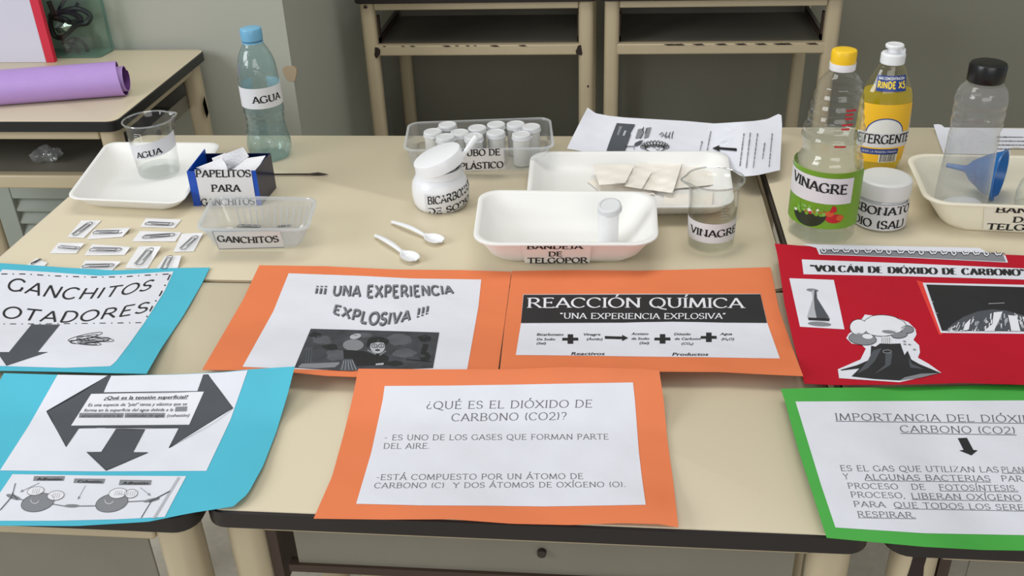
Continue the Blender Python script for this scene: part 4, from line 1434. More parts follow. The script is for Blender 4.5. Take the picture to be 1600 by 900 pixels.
for (poly_, Y) in ((((84, 44), (90, 34), (104, 32), (112, 40), (104, 50), (92, 52)), Yt - .012), (((86, 20), (94, 4), (100, -6), (104, -2), (94, 14), (88, 24)), Yt - .005)):
    cen = tp(sum(p[0] for p in poly_) / 6, sum(p[1] for p in poly_) / 6, Y)
    ring = [tp(x, y, Y + rj.uniform(-.006, .006)) for x, y in poly_]
    bk = [v + Vector((0, .012, 0)) for v in ring]
    vs = ring + bk + [cen - Vector((0, .008, 0)), cen + Vector((0, .018, 0))]
    fs = []
    for i in range(6):
        j = (i + 1) % 6
        fs += [(i, j, j + 6, i + 6), (i, 12, j), (i + 6, j + 6, 13)]
    mb.add(vs, fs)
mb.build('foil_sheet', FOIL, fo, smooth=False)

# crumpled film and shutter under/behind the left desk
q = P(76, 253, -.134)
cf = thing('crumpled_film', (q.x, q.y, T - .134), 'crumpled clear plastic film on the shelf of the left desk', 'plastic film')
rj = random.Random(2)
bm = bmesh.new()
bmesh.ops.create_icosphere(bm, subdivisions=3, radius=.022)
mb = MB()
bm.verts.index_update()
vv = []
for v in bm.verts:
    k = 1 + .35 * math.sin(v.co.x * 210 + 1) * math.cos(v.co.y * 190) + rj.uniform(-.12, .12)
    vv.append(Vector((v.co.x * k * 1.35 + q.x, v.co.y * k + q.y, max(v.co.z * k * .8, -.0185) + T - .134 + .0188)))
mb.add(vv, [[v.index for v in f.verts] for f in bm.faces])
bm.free()
mb.build('film_ball', CRINK, cf, smooth=False)

ps = PY(12, 330, 2.30)
lv = thing('louvered_shutter', (ps.x + .3, 2.31, 0), 'grey slatted shutter leaning under the left desk against the wall', 'shutter')
sx0 = PY(0, 322, 2.30).x - .008
sx1 = PY(22, 316, 2.30).x
mb = MB()
mb.box((sx0, 2.295, 0), (sx1, 2.325, .40))
mb.build('stile', LOUV, lv, bevel=.002)
mb = MB()
mb.box((sx0 + .42, 2.295, 0), (sx0 + .42 + (sx1 - sx0), 2.325, .40))
mb.build('stile', LOUV, lv, bevel=.002)
mb = MB()
mb.box((sx1, 2.297, .35), (sx0 + .42, 2.323, .40))
mb.build('top_rail', LOUV, lv, bevel=.002)
for k in range(9):
    z = .327 - k * .037
    mb = MB()
    mb.add([(sx1, 2.300, z - .016), (sx0 + .42, 2.300, z - .016), (sx0 + .42, 2.322, z + .012), (sx1, 2.322, z + .012), (sx1, 2.300, z - .010), (sx0 + .42, 2.300, z - .010), (sx0 + .42, 2.322, z + .018), (sx1, 2.322, z + .018)],
           [(0, 3, 2, 1), (4, 5, 6, 7), (0, 1, 5, 4), (1, 2, 6, 5), (2, 3, 7, 6), (3, 0, 4, 7)])
    mb.build('slat', LOUV, lv, smooth=False)


# ---- beakers
def beaker(base, z, label, r0, r1, rim_r, h, spout, mlabel=None):
    q = P(base[0], base[1], z)
    c = Vector((q.x, q.y, T + z))
    b = thing('glass_beaker', c, label, 'beaker', 'beakers')
    th = .0016

    def wob(a, zz):
        if zz < h * .86:
            return 1
        k = sstep(h * .86, h, zz)
        dd = (a - spout + PI) % (2 * PI) - PI
        return 1 + .17 * k * math.exp(-(dd / .22) ** 2) - .02 * k * math.exp(-((abs(dd) - .5) / .2) ** 2)
    mb = MB()
    outer = [(r0 * .9, 0), (r0 * .97, .0012), (r0, .005)] + [(r0 + (r1 - r0) * t, .005 + (h * .9 - .005) * t) for t in (.25, .5, .75, 1)] + [(r1 + (rim_r - r1) * .35, h * .94), (r1 + (rim_r - r1) * .75, h * .975), (rim_r, h)]
    mb.lathe(outer, c, 64, True, False, wob=wob)
    inner = [(max(a - th, .002), max(zz, .0025)) for a, zz in outer]
    inner[-1] = (rim_r - th, h)
    mb.lathe(inner, c, 64, True, False, wob=wob)
    mb.build('glass_wall', GLASS, b)
    mb = MB()
    pth = [c + Vector(((rim_r - th / 2) * wob(a, h) * math.cos(a), (rim_r - th / 2) * wob(a, h) * math.sin(a), h)) for a in [2 * PI * i / 64 for i in range(64)]]
    mb.tube(pth, .0014, 8, closed=True)
    mb.build('rim', GLASSR, b)
    return b, c, prof_r(outer), inner


bk, c, rad, inner = beaker((250, 270), .0055, 'glass beaker labelled agua standing on the white foam tray', .0355, .0405, .0435, .1, math.radians(38))
F = cyl(c, rad, camphi(c))
mb = MB()
spatch(mb, F, -.052, .048, .036, .064, 40, 3, slope=.16)
lb = mb.build('label', PAPER_L, bk)
mb = MB()
stext(mb, F, 'AGUA', ALG, -.035, .042, .011, .050, .0105)
mb.build('lettering', INK, lb, smooth=False)
mb = MB()
for k in range(7):
    u0 = -.036 + .001 * k
    spatch(mb, F, u0, u0 + (.012 if k % 2 == 0 else .007), .066 + k * .0035, .0666 + k * .0035, 5, 1, off=.0002)
spatch(mb, F, -.0185, -.0178, .062, .088, 1, 6, off=.0002)
mb.build('graduation_marks', mat('white_print', (232, 234, 234), .6), bk, smooth=False)
mb = MB()
mb.lathe([(r_, z_) for r_, z_ in inner if z_ < .012] + [(prof_r(inner)(.013) - .0003, .013), (.001, .013)], c, 48)
mb.build('water', WATER, bk)

bk, c, rad, inner = beaker((1110, 380), 0, 'glass beaker labelled vinagre in front of the tissue tray', .0335, .0362, .0425, .104, math.radians(188))
F = cyl(c, rad, camphi(c))
mb = MB()
spatch(mb, F, -.058, .06, .017, .048, 48, 3)
lb = mb.build('label', PAPER_L, bk)
mb = MB()
stext(mb, F, 'VINAGRE', ALG, -.034, .0275, .044, .0275, .011)
mb.build('lettering', INK, lb, smooth=False)
mb = MB()
for k in range(6):
    spatch(mb, F, .012, .012 + (.013 if k % 2 == 0 else .009), .056 + k * .0045, .0565 + k * .0045, 5, 1, off=.0002)
mb.build('graduation_marks', mat('faint_print', (205, 205, 198), .6), bk, smooth=False)
mb = MB()
mb.lathe([(r_, z_) for r_, z_ in inner if z_ < .012] + [(prof_r(inner)(.016) - .0003, .016), (.001, .016)], c, 48)
mb.build('vinegar', WATER, bk)

# ---- water bottle
q = P(424, 243, 0)
c = Vector((q.x, q.y, T))
wb = thing('water_bottle', c, 'pale blue plastic water bottle labelled agua by the grey wall', 'bottle')
pr = [(.022, .002), (.031, 0)] + prof_px(c, [(232, 66), (222, 68), (205, 62), (190, 58), (178, 59), (170, 62), (155, 61), (140, 60), (130, 62), (112, 61), (98, 58), (86, 51), (76, 42), (68, 33), (63, 30)])
pr = [pr[0], pr[1]] + [p for p in pr[2:] if p[1] > .004]
pr[2:] = smooth_prof(pr[2:], 4)
mb = MB()
mb.lathe(pr, c, 56, True, True, wob=lambda a, z: 1 + .012 * math.sin(a * 3 + z * 70) * (1 if z < .1 else .3) + (.05 * math.cos(a * 5) if z < .012 else 0) + (.012 * math.sin(z * 520) if .143 < z < .165 or .05 < z < .095 else 0))
mb.build('bottle_body', WATERB, wb)
mb = MB()
mb.lathe([(max(r_ - .002, .002), max(z_, .003)) for r_, z_ in pr if z_ < .052] + [(.03, .052), (.001, .052)], c, 48)
mb.build('water', WATER, wb)
cap_mesh('cap', CAPB, wb, c, .0185, HY(c, 62), HY(c, 44) + .001, 60)
mb = MB()
h0 = HY(c, 63)
mb.lathe([(.0155, h0 - .004), (.0185, h0 - .003), (.0185, h0 - .0012), (.0155, h0)], c, 40)
mb.build('neck_ring', CAPB, wb)
F = cyl(c, lambda v: .0362, camphi(c))
mb = MB()
spatch(mb, F, -.10, .10, .102, .139, 60, 3)
lb = mb.build('label', PAPER_L, wb)
mb = MB()
stext(mb, F, 'AGUA', ALG, -.017, .113, .037, .113, .012)
mb.build('lettering', INK, lb, smooth=False)

# ---- white foam tray under the beaker
tr = thing('foam_tray', P(225, 272, 0) + Vector((0, 0, 0)), 'white foam tray under the agua beaker on the table end', 'tray', 'foam trays')
tr.location.z = T
rim = [P(104, 309, .028), P(282, 317, .028), P(345, 223, .028), P(168, 222, .028)]
cen = sum((Vector(p) for p in rim), Vector()) / 4
base = [cen.lerp(p, .80) for p in rim]
mb = MB()
tray(mb, rim, base, T, T + .028, .022, .03, .0045, .002)
mb.build('tray_body', FOAM, tr)

# ---- blue box of paper slips
fl, fr = P(303, 322, 0), P(409, 321, 0)
br, blp = P(432, 293.5, 0), P(331, 292, 0)
c = (fl + fr + br + blp) / 4
bx = thing('paper_slip_box', (c.x, c.y, T), 'small blue box labelled papelitos para ganchitos', 'box')
HB = .062
o_ = [fl, fr, br, blp]


def wallpc(p, q_, h0, h1, th=.0015):
    d_ = (q_ - p).normalized()
    n_ = Vector((-d_.y, d_.x, 0)) * th
    m_ = MB()
    a_, b_ = Vector((p.x, p.y, T)), Vector((q_.x, q_.y, T))
    m_.add([a_, b_, b_ + n_, a_ + n_, a_ + Vector((0, 0, h0)), b_ + Vector((0, 0, h1)), b_ + n_ + Vector((0, 0, h1)), a_ + n_ + Vector((0, 0, h0))],
           [(0, 3, 2, 1), (4, 5, 6, 7), (0, 1, 5, 4), (1, 2, 6, 5), (2, 3, 7, 6), (3, 0, 4, 7)])
    return m_


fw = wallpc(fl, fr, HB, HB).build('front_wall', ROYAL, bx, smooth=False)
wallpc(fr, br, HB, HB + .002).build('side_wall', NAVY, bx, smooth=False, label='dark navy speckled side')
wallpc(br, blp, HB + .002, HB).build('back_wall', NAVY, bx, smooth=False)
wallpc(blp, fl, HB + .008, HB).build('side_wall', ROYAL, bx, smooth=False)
mb = MB()
mb.loft([setz(inset(o_, .001), T + .0005), setz(inset(o_, .001), T + .002)])
mb.build('box_floor', NAVY, bx, smooth=False)
fp = Plane((fl.x, fl.y - .0002, T), ((fr - fl).cross(Vector((0, 0, 1)))))
mb = MB()
LQ = [(303.8, 265), (392, 265.3), (401, 321), (315.5, 323.5)]
poly(mb, fp, .0008, LQ, maxlen=200)
lb = mb.build('label', PAPER_L, fw, smooth=False)
mb = MB()
ptext(mb, fp, .0012, 'PAPELITOS', ALG, (305.8, 276.7), (392, 276.3), (-.8, -10.6))
ptext(mb, fp, .0012, 'PARA', ALG, (330.6, 299.5), (375.5, 299.3), (-.8, -10.4))
ptext(mb, fp, .0012, 'GANCHITOS', ALG, (314.5, 321.4), (398, 319.5), (-.8, -10.4))
mb.build('lettering', INK, lb, smooth=False)


def slip(px4, tilt, Y, lab, seed):
    """A loose paper slip standing in the box: pixel corners on an upright tilted plane."""
    cy = sum(p[1] for p in px4) / 4
    cx = sum(p[0] for p in px4) / 4
    pt = PY(cx, cy, Y)
    pl = Plane(pt, Vector((.1, -math.cos(tilt), math.sin(tilt))))
    o = scrap(pl, 0, px4, 'paper_slip', TISSUE_W, None, amp=.001, seed=seed, n=8)
    tag(o, lab, 'paper', 'paper slips in the blue box')
    return o


slip([(306, 262), (346, 247), (353, 257), (361, 282)], .9, 1.472, 'grey white paper slip lying across the front left of the blue box', 1)
slip([(347, 242), (380, 230), (389, 244), (360, 272)], .35, 1.497, 'pale paper slip sticking up highest from the blue box', 2)
slip([(386, 247), (415, 243), (398, 270), (362, 266)], 1.0, 1.487, 'greyish paper slip resting flat against the right wall of the blue box', 3)
slip([(331, 247), (352, 239), (362, 262), (340, 272)], .6, 1.492, 'white paper slip behind the others at the left of the blue box', 4)

# ---- thin rod behind the box
pts = [P(x, y, .003) for x, y in ((400, 272.6), (440, 272.4), (484, 272.2), (497, 271.4), (507, 272.2), (513, 272.6))]
rd = thing('dissecting_probe', (pts[1].x, pts[1].y, T), 'thin dark metal probe lying behind the blue box', 'probe')
mb = MB()
mb.tube([Vector((p.x, p.y, T + .003)) for p in pts[:3]], [.0016, .0016, .0018], 8)
mb.build('handle', DSTEEL, rd)
mb = MB()
mb.tube([Vector((p.x, p.y, T + .003)) for p in pts[2:]], [.0018, .0028, .0016, .0004], 8)
mb.build('tip', DSTEEL, rd)

# ---- ganchitos container
rim = [P(308, 357, .05), P(478, 357, .05), P(493, 309, .05), P(334, 306, .05)]
b0, b1 = P(335, 390, 0), P(468, 389, 0)
b2, b3 = P(482, 356, 0), P(352, 356, 0)
c = (b0 + b1 + b2 + b3) / 4
gc = thing('plastic_container', (c.x, c.y, T), 'clear plastic container labelled ganchitos beside the paper clips', 'container', 'clear containers')
mb = MB()
tray(mb, rim, [b0, b1, b2, b3], T, T + .05, .016, .014, .0012, .0035, 0, 1, fillet=.006)
mb.build('container_body', [TUBC, TUBR], gc)
mb = MB()
for k in range(12):
    t = .2 + .068 * k
    p = b3.lerp(b2, t)
    q2 = rim[3].lerp(rim[2], t)
    a_ = Vector((p.x, p.y - .002, T + .004))
    b_ = a_.lerp(Vector((q2.x, q2.y - .002, T + .05)), .72)
    mb.tube([a_, b_], .0008, 6)
mb.build('moulded_ribs', TUBR, gc)['kind'] = 'stuff'
gp = Plane(Vector((b0.x, b0.y - .0022, T)), (b1 - b0).cross((rim[0] - b0).lerp(rim[1] - b1, .5)))
if gp.n.y > 0:
    gp.n = -gp.n
mb = MB()
lq = [(331.5, 361.5), (438, 361), (444.5, 386.5), (342, 389.5)]
poly(mb, gp, .0005, lq, 0, maxlen=200)
line(mb, gp, .0009, lq, 1.0, 1, closed=True, seg=200)
lb = mb.build('label', [PAPER_L, INKM], gc, smooth=False)
mb = MB()
ptext(mb, gp, .001, 'GANCHITOS', ALG, (340, 377.3), (436, 378), (-1, -9), (-2, -9.2), bow=2)
mb.build('lettering', INK, lb, smooth=False)

# ---- paper clips
CLIP = []
_L, _w = .045, .0088
for (cx, w_, x0, x1) in ((0, _w, 0, _L),):
    pass


def clip_path(L=.045, w=.0088):
    pts = []

    def arcp(cx, cy, rr, a0, a1, n=8):
        for i in range(n + 1):
            t = math.radians(a0 + (a1 - a0) * i / n)
            pts.append(Vector((cx + rr * math.cos(t), cy + rr * math.sin(t), 0)))
    r1, r2, r3 = w / 2, w * .42, w * .32
    pts.append(Vector((L * .28, -r3 + .0002, .0008)))
    arcp(L * .80, 0, r3, -90, 90)
    arcp(L * .14, -.0006 + (r3 - r2 + .0006), r2, 90, 270)
    arcp(L - r1, 0 - (r2 - r1) * .2, r1, -90, 90)
    pts.append(Vector((L * .10, r1, .0006)))
    return pts


mb = MB()
mb.tube(clip_path(), .0005, 6)
proto = None


def clip(p0, p1, zf, label, group='paper clips on the table'):
    """A paper clip from p0 to p1 (world points)."""
    global proto
    d_ = p1 - p0
    s_ = d_.length / .045
    if proto is None:
        m_ = MB()
        m_.tube(clip_path(), .0005, 6)
        proto = m_.build('paper_clip', STEEL)
        o = proto
    else:
        o = proto.copy()
        COL.objects.link(o)
    o.location = (p0.x, p0.y, zf)
    o.rotation_euler = (0, 0, math.atan2(d_.y, d_.x))
    o.scale = (s_, s_, 1)
    return tag(o, label, 'paper clip', group)


def kc(*p):
    return [(x / 4.706, 330 + y / 4.706) for x, y in p]


SL = [
    ((600, 68), (745, 68), (615, 197), (495, 190), (535, 185), (672, 82), 'slanted slip, farthest left of the back row', None),
    ((690, 135), (960, 120), (900, 188), (640, 207), (675, 162), (905, 158), 'slip with a lifted right edge in the second row', (1, .3, .006)),
    ((1075, 50), (1335, 62), (1280, 123), (1030, 115), (1058, 90), (1275, 98), 'slip nearest the ganchitos container corner, farthest back', None),
    ((1030, 145), (1335, 155), (1290, 222), (970, 222), (1035, 192), (1285, 174), 'slip directly in front of the farthest back one', None),
    ((1335, 165), (1495, 158), (1425, 295), (1275, 300), (1332, 295), (1445, 188), 'steeply turned slip closest to the ganchitos container', (1, 0, .004)),
    ((430, 232), (620, 235), (560, 310), (365, 310), (425, 268), (585, 280), 'small slip nearest the table end', (1, 0, .003)),
    ((680, 242), (960, 262), (915, 322), (620, 325), (650, 288), (892, 290), 'slip in the middle of the group', (1, .2, .004)),
    ((1020, 258), (1185, 258), (1085, 420), (915, 420), (1008, 410), (1115, 278), 'long upright slip with a raised corner', (1, 0, .008)),
    ((1215, 330), (1335, 325), (1300, 440), (1130, 450), (1200, 440), (1255, 335), 'slip half under the poster edge on the right', (1, .3, .004)),
    ((625, 362), (890, 368), (810, 450), (570, 450), (595, 412), (838, 405), 'slip touching the top edge of the turquoise poster', (1, 0, .004)),
    ((270, 345), (350, 380), (290, 440), (190, 400), (225, 395), (305, 352), 'slip mostly hidden by the turquoise poster on the left', None),
]
hs = Surf(lambda X, Y: 0.0)
for i, (a_, b_, c_, d_, e_, f_, lab, curl) in enumerate(SL):
    qd = kc(a_, b_, c_, d_)
    o = scrap(hs, .0006, qd, 'paper_slip', TISSUE_W, None, amp=.0004, th=.0002, n=8, curl=curl, seed=20 + i)
    tag(o, 'white paper ' + lab, 'paper', 'paper slips under the clips')
    e_, f_ = kc(e_, f_)
    p0, p1 = P(e_[0], e_[1], .002), P(f_[0], f_[1], .002)
    clip(p0, p1, T + .0026 + (.0012 if curl else 0), 'steel paper clip on the ' + lab)
p0, p1 = P(369, 352.5, .003), P(407, 353.5, .003)
clip(p0, p1, T + .0028, 'steel paper clip in the middle of the ganchitos container', 'paper clips in the container')
p0, p1 = P(432, 354, .003), P(455, 352, .003)
clip(p0, p1, T + .0028, 'steel paper clip by the right wall inside the ganchitos container', 'paper clips in the container')

# ---- container of film canisters
rim = [P(632, 234, .052), P(864, 230, .052), P(858, 183, .052), P(640, 191, .052)]
b0, b1, b2, b3 = P(644, 268, 0), P(840, 269, 0), P(858, 219, 0), P(650, 221, 0)
c = (b0 + b1 + b2 + b3) / 4
tc_ = thing('plastic_container', (c.x, c.y, T), 'clear plastic container full of white canisters, labelled tubo de plastico', 'container', 'clear containers')
mb = MB()
tray(mb, rim, [b0, b1, b2, b3], T, T + .052, .02, .016, .0012, .003, 0, 1, fillet=.006)
mb.build('container_body', [clear('canister_container_plastic', (0.95, 0.96, 0.97), 0.5, 0.07, haze=0.10, hazecol=(.9, .92, .95)), TUBR], tc_)
gp = Plane(Vector((b0.x, b0.y - .006, T)), (b1 - b0).cross((rim[0] - b0).lerp(rim[1] - b1, .5)))
if gp.n.y > 0:
    gp.n = -gp.n
mb = MB()
poly(mb, gp, .0006, [(714, 234), (786.5, 231.5), (788.5, 264), (717, 267.5)], maxlen=200)
lb = mb.build('label', PAPER_L, tc_, smooth=False)
mb = MB()
ptext(mb, gp, .001, 'TUBO DE', ALG, (720, 244.3), (781.5, 242.3), (-.3, -9.6))
ptext(mb, gp, .001, 'PL\u00c1STICO', ALG, (719, 265), (786.5, 262), (-.3, -9.6))
mb.build('lettering', INK, lb, smooth=False)


def canister(c, label, group, tilt=None):
    o = thing('film_canister', c, label, 'canister', group)
    c = Vector(c)
    mb = MB()
    mb.lathe([(.0138, 0), (.0148, .0008), (.0152, .046), (.0158, .047)], c, 40)
    mb.build('canister_body', GPLAST, o)
    mb = MB()
    lz = .0465
    mb.lathe([(.0166, lz), (.0172, lz + .0015), (.0172, lz + .003), (.0164, lz + .0035), (.0164, lz + .0085), (.0155, lz + .0098), (.013, lz + .0102), (.0125, lz + .0094), (.001, lz + .0094)], c, 48,
             wob=lambda a, z: 1 + (.16 * math.exp(-((a - PI) / .16) ** 2) if z < lz + .0032 else 0))
    mb.build('lid', LIDM, o)
    return o


first = None
CL = [(699, 193, 'at the back left corner'), (676, 204, 'at the left end with its tab turned out'), (695.5, 212, 'at the front left'), (718, 205, 'second from the left in the middle'),
      (745.5, 198, 'in the back row, second from the left'), (740, 211, 'at the front behind the label and spoon'), (775, 192.5, 'in the back row, third from the left'), (774.6, 205, 'in the middle just above the label corner'),
      (805.7, 192, 'in the back row near the right end'), (814.5, 208, 'at the front right, fully visible'), (830, 196, 'at the right end')]
for i, (x, y, lab) in enumerate(CL):
    q = P(x, y, .0595)
    loc = (q.x, q.y, T + .0022)
    lab = 'white film canister ' + lab + ' of the clear container'
    if first is None:
        first = canister(loc, lab, 'film canisters in the clear container')
    else:
        dup(first, loc, (i * 1.7) % 6, lab, 'film canisters in the clear container')

# ---- bicarbonate jar with its tilted lid and spoon
q = P(690, 318, 0)
c = Vector((q.x, q.y, T))
jr = thing('screw_jar', c, 'white jar labelled bicarbonato with its lid tilted on a spoon', 'jar', 'white jars')
pj = [(.036, 0), (.041, .0015), (.0445, .008), (.0462, .02), (.0462, .032), (.0445, .042), (.0405, .049), (.038, .052), (.0372, .053), (.0385, .0545), (.0372, .056), (.0372, .060), (.0382, .0612), (.0372, .0625), (.0372, .066), (.034, .066), (.034, .05)]
mb = MB()
mb.lathe(pj, c, 56)
mb.build('jar_body', WPLAST, jr)
mb = MB()
mb.lathe([(.0335, .03), (.0335, .05), (.02, .054), (.001, .056)], c, 40)
mb.build('powder', POWDER, jr)
lc = c + Vector((.0, 0, .079))
R3 = Matrix.Rotation(-math.radians(19), 4, 'Y') @ Matrix.Rotation(math.radians(3), 4, 'X')
mb = MB()
mb.lathe([(.0385, -.014), (.0405, -.013), (.0405, .005), (.0395, .0068), (.037, .0075), (.001, .0075)], (0, 0, 0), 64, cap0=False, wob=lambda a, z: 1 + (.004 * math.cos(a * 70) if z < .004 else 0))
mb.lathe([(.0375, -.014), (.0375, .004), (.001, .004)], (0, 0, 0), 64, cap0=False)
mb.lathe([(.0375, -.014), (.0385, -.014)], (0, 0, 0), 64, False, False)
mb.v = [lc + (R3 @ v) for v in mb.v]
mb.build('lid', WPLAST, jr)
F = cyl(c, prof_r(pj), camphi(c))
mb = MB()
spatch(mb, F, -.028, .075, .001, .036, 40, 10, slope=0)
lb = mb.build('label', PAPER_L, jr)
mb = MB()
stext(mb, F, 'BICARBONATO', ALG, -.0225, .0195, .075, .0305, .0125)
stext(mb, F, 'DE SODIO', ALG, -.0225, .0, .06, .0085, .0115, vmin=(.0015, .034))
mb.build('lettering', INK, lb, smooth=False)
s0, s1 = PY(700, 275, c.y - .01), PY(745, 213, c.y + .005)
sd = (s1 - s0).normalized()
sp_ = thing('plastic_spoon', s0 - sd * .01, 'white plastic spoon sticking out under the tilted jar lid', 'spoon', 'plastic spoons')
mb = MB()
e1 = sd.cross(Vector((0, 1, 0))).normalized()
e2 = sd.cross(e1).normalized()
loops = []
for t, wd in ((-.035, .004), (0, .0032), (.4, .0034), (.8, .0042), (.97, .0046), (1.0, .0036)):
    p = s0 + (s1 - s0) * t if t >= 0 else s0 + sd * t
    loops.append([p + e1 * wd * math.cos(a) + e2 * .0018 * math.sin(a) for a in [2 * PI * i / 12 for i in range(12)]])
mb.loft(loops)
mb.build('handle', WPLAST, sp_)
mb = MB()
loops = []
for k in range(9):
    t = k / 8
    p = s0 + sd * (-.034 - .02 * t)
    wd = .0045 + .0065 * math.sin(PI * min(1, .15 + t * .85)) * (1 if t < .95 else .4)
    loops.append([p + e1 * wd * math.cos(a) + e2 * (.0016 * math.sin(a)) for a in [2 * PI * i / 12 for i in range(12)]])
mb.loft(loops)
mb.build('bowl', WPLAST, sp_)


# ---- the two spoons on the table
def spoon(tip, end, label, z=0.0):
    t0, t1 = P(tip[0], tip[1], .006), P(end[0], end[1], .004)
    d_ = t1 - t0
    d_.z = 0
    L = d_.length
    d_.normalize()
    s_ = Vector((-d_.y, d_.x, 0))
    o = thing('plastic_spoon', (t0.x, t0.y, T + z), label, 'spoon', 'plastic spoons')
    bl = .036
    g, g2 = [], []
    for i in range(31):
        x = (L - bl) * i / 30
        t = i / 30
        hw = .0030 + .0014 * math.sin(PI * min(1, t * 1.1)) - (.0012 if i == 0 else 0)
        zz = .0065 + .004 * math.sin(PI * t * .9) - .0005 * t
        g.append([Vector((t0.x, t0.y, T + z)) + d_ * x + s_ * hw * k + Vector((0, 0, zz - .0012 * abs(k) ** 2)) for k in (-1, -.6, -.2, .2, .6, 1)])
    mb = MB()
    mb.sheet(g, .0016)
    mb.build('handle', WPLAST, o)
    for i in range(25):
        t = i / 24
        x = L - bl - .002 + (bl + .002) * t
        hw = max(.0034, .0125 * math.sqrt(max(0, 1 - ((t - .58) / .5) ** 2)) if t > .10 else .0034)
        if t > .97:
            hw = .0045
        row = []
        for k in range(13):
            u = k / 6 - 1
            rr = min(1, math.hypot(u, (t - .58) / .5))
            dep = .0062 * (1 - rr ** 2) * sstep(.05, .3, t)
            row.append(Vector((t0.x, t0.y, T + z)) + d_ * x + s_ * hw * u + Vector((0, 0, .0078 - dep)))
        g2.append(row)
    mb = MB()
    mb.sheet(g2, .001)
    mb.build('bowl', WPLAST, o)
    return o


spoon((586, 366), (650, 409), 'white plastic spoon lying on the table, the nearer to the orange poster')
spoon((612, 345), (690, 380), 'white plastic spoon lying on the table, the nearer to the bicarbonate jar')

# ---- foam tray with tissues
rim = [P(824, 324, .03), P(1146, 322, .03), P(1134, 237, .03), P(832, 238, .03)]
base = [P(846, 338, 0), P(1130, 336, 0), P(1112, 268, 0), P(860, 270, 0)]
c = sum((Vector(p) for p in base), Vector()) / 4
tr2 = thing('foam_tray', (c.x, c.y, T), 'white foam tray behind, holding torn tissue pieces', 'tray', 'foam trays')
mb = MB()
tray(mb, rim, base, T, T + .031, .032, .026, .005, .003)
mb.build('tray_body', FOAM, tr2)
hf = Surf(lambda X, Y: .0062)


def kt(*p):
    return [(880 + x / 4.444, 160 + y / 4.444) for x, y in p]


for i, (q, of, am, cu, lab) in enumerate((
        (kt((165, 545), (470, 470), (640, 640), (250, 615)), .0008, .0010, None, 'flat tissue piece lowest in the pile, left in the foam tray'),
        (kt((700, 640), (1040, 625), (1030, 742), (690, 745)), .0008, .0008, None, 'embossed tissue strip nearest the front of the foam tray, by the beaker'),
        (kt((690, 440), (1060, 430), (1050, 570), (760, 600)), .0012, .0022, None, 'tissue piece seen through the rim of the vinagre beaker'),
        (kt((500, 425), (830, 405), (760, 628), (545, 600)), .005, .0030, (1, .7, .007), 'crumpled tissue piece with a torn edge, on top in the middle'),
        (kt((470, 450), (618, 478), (545, 600), (425, 580)), .0105, .0018, (.5, 1, .003), 'small tissue piece between the two larger ones'),
        (kt((205, 432), (497, 428), (432, 558), (250, 572)), .0145, .0022, (.6, 1, .006), 'tissue piece with a curled lower edge, top left of the pile'))):
    o = scrap(hf, of, q, 'tissue_piece', TISSUE, None, amp=am, th=.0004, n=14, curl=cu, seed=40 + i)
    tag(o, lab, 'tissue', 'tissue pieces in the foam tray')

# ---- front foam tray
rim = [P(741, 380, .05), P(1026, 380, .05), P(1022, 300, .05), P(752, 297, .05)]
base = [P(772, 411, 0), P(990, 412, 0), P(984, 362, 0), P(782, 361, 0)]
c = sum((Vector(p) for p in base), Vector()) / 4
tr3 = thing('foam_tray', (c.x, c.y, T), 'deep white foam tray labelled bandeja de telgopor with one canister in it', 'tray', 'foam trays')
mb = MB()
tray(mb, rim, base, T, T + .05, .032, .026, .005, .003, fillet=.014)
mb.build('tray_body', FOAM, tr3)


def front_plane(base, rim, d=.0):
    p = Plane(base[0] + Vector((0, -d, 0)), (base[1] - base[0]).cross((rim[0] - base[0]).lerp(rim[1] - base[1], .5)))
    if p.n.y > 0:
        p.n = -p.n
    return p


gp = front_plane(base, rim, .002)
mb = MB()
poly(mb, gp, .0002, [(814, 384.5), (924, 384.5), (921, 411), (820, 410.5)], maxlen=200)
lb = mb.build('label', FOAM, tr3, smooth=False)
mb = MB()
ptext(mb, gp, .0006, 'BANDEJA', ALG, (823.3, 389.3), (910, 389), (0, -6.6))
ptext(mb, gp, .0006, 'DE', ALG, (857, 400.5), (878.5, 400.3), (0, -6.8))
ptext(mb, gp, .0006, 'TELGOPOR', ALG, (824.3, 411.3), (918, 410.7), (0, -8))
mb.build('lettering', INK, lb, smooth=False)
# canister with its lid ajar
q = P(950, 381, .006)
c = Vector((q.x, q.y, T + .0055))
ca = thing('film_canister', c, 'white canister standing alone in the deep foam tray with its lid ajar', 'canister')
mb = MB()
mb.lathe([(.0138, 0), (.0148, .0008), (.0156, .052), (.0162, .053), (.0148, .053), (.0142, .004), (.001, .004)], c, 44)
mb.build('canister_body', WPLAST, ca)
mb = MB()
mb.lathe([(.0172, -.006), (.0178, -.005), (.0178, -.001), (.0172, 0), (.0172, .003), (.016, .0042), (.0135, .0046), (.013, .0036), (.001, .0036)], (0, 0, 0), 48)
R3 = Matrix.Rotation(math.radians(14), 4, 'X') @ Matrix.Rotation(math.radians(-6), 4, 'Y')
mb.v = [c + Vector((.0015, 0, .0605)) + (R3 @ v) for v in mb.v]
mb.build('lid', LIDM, ca)

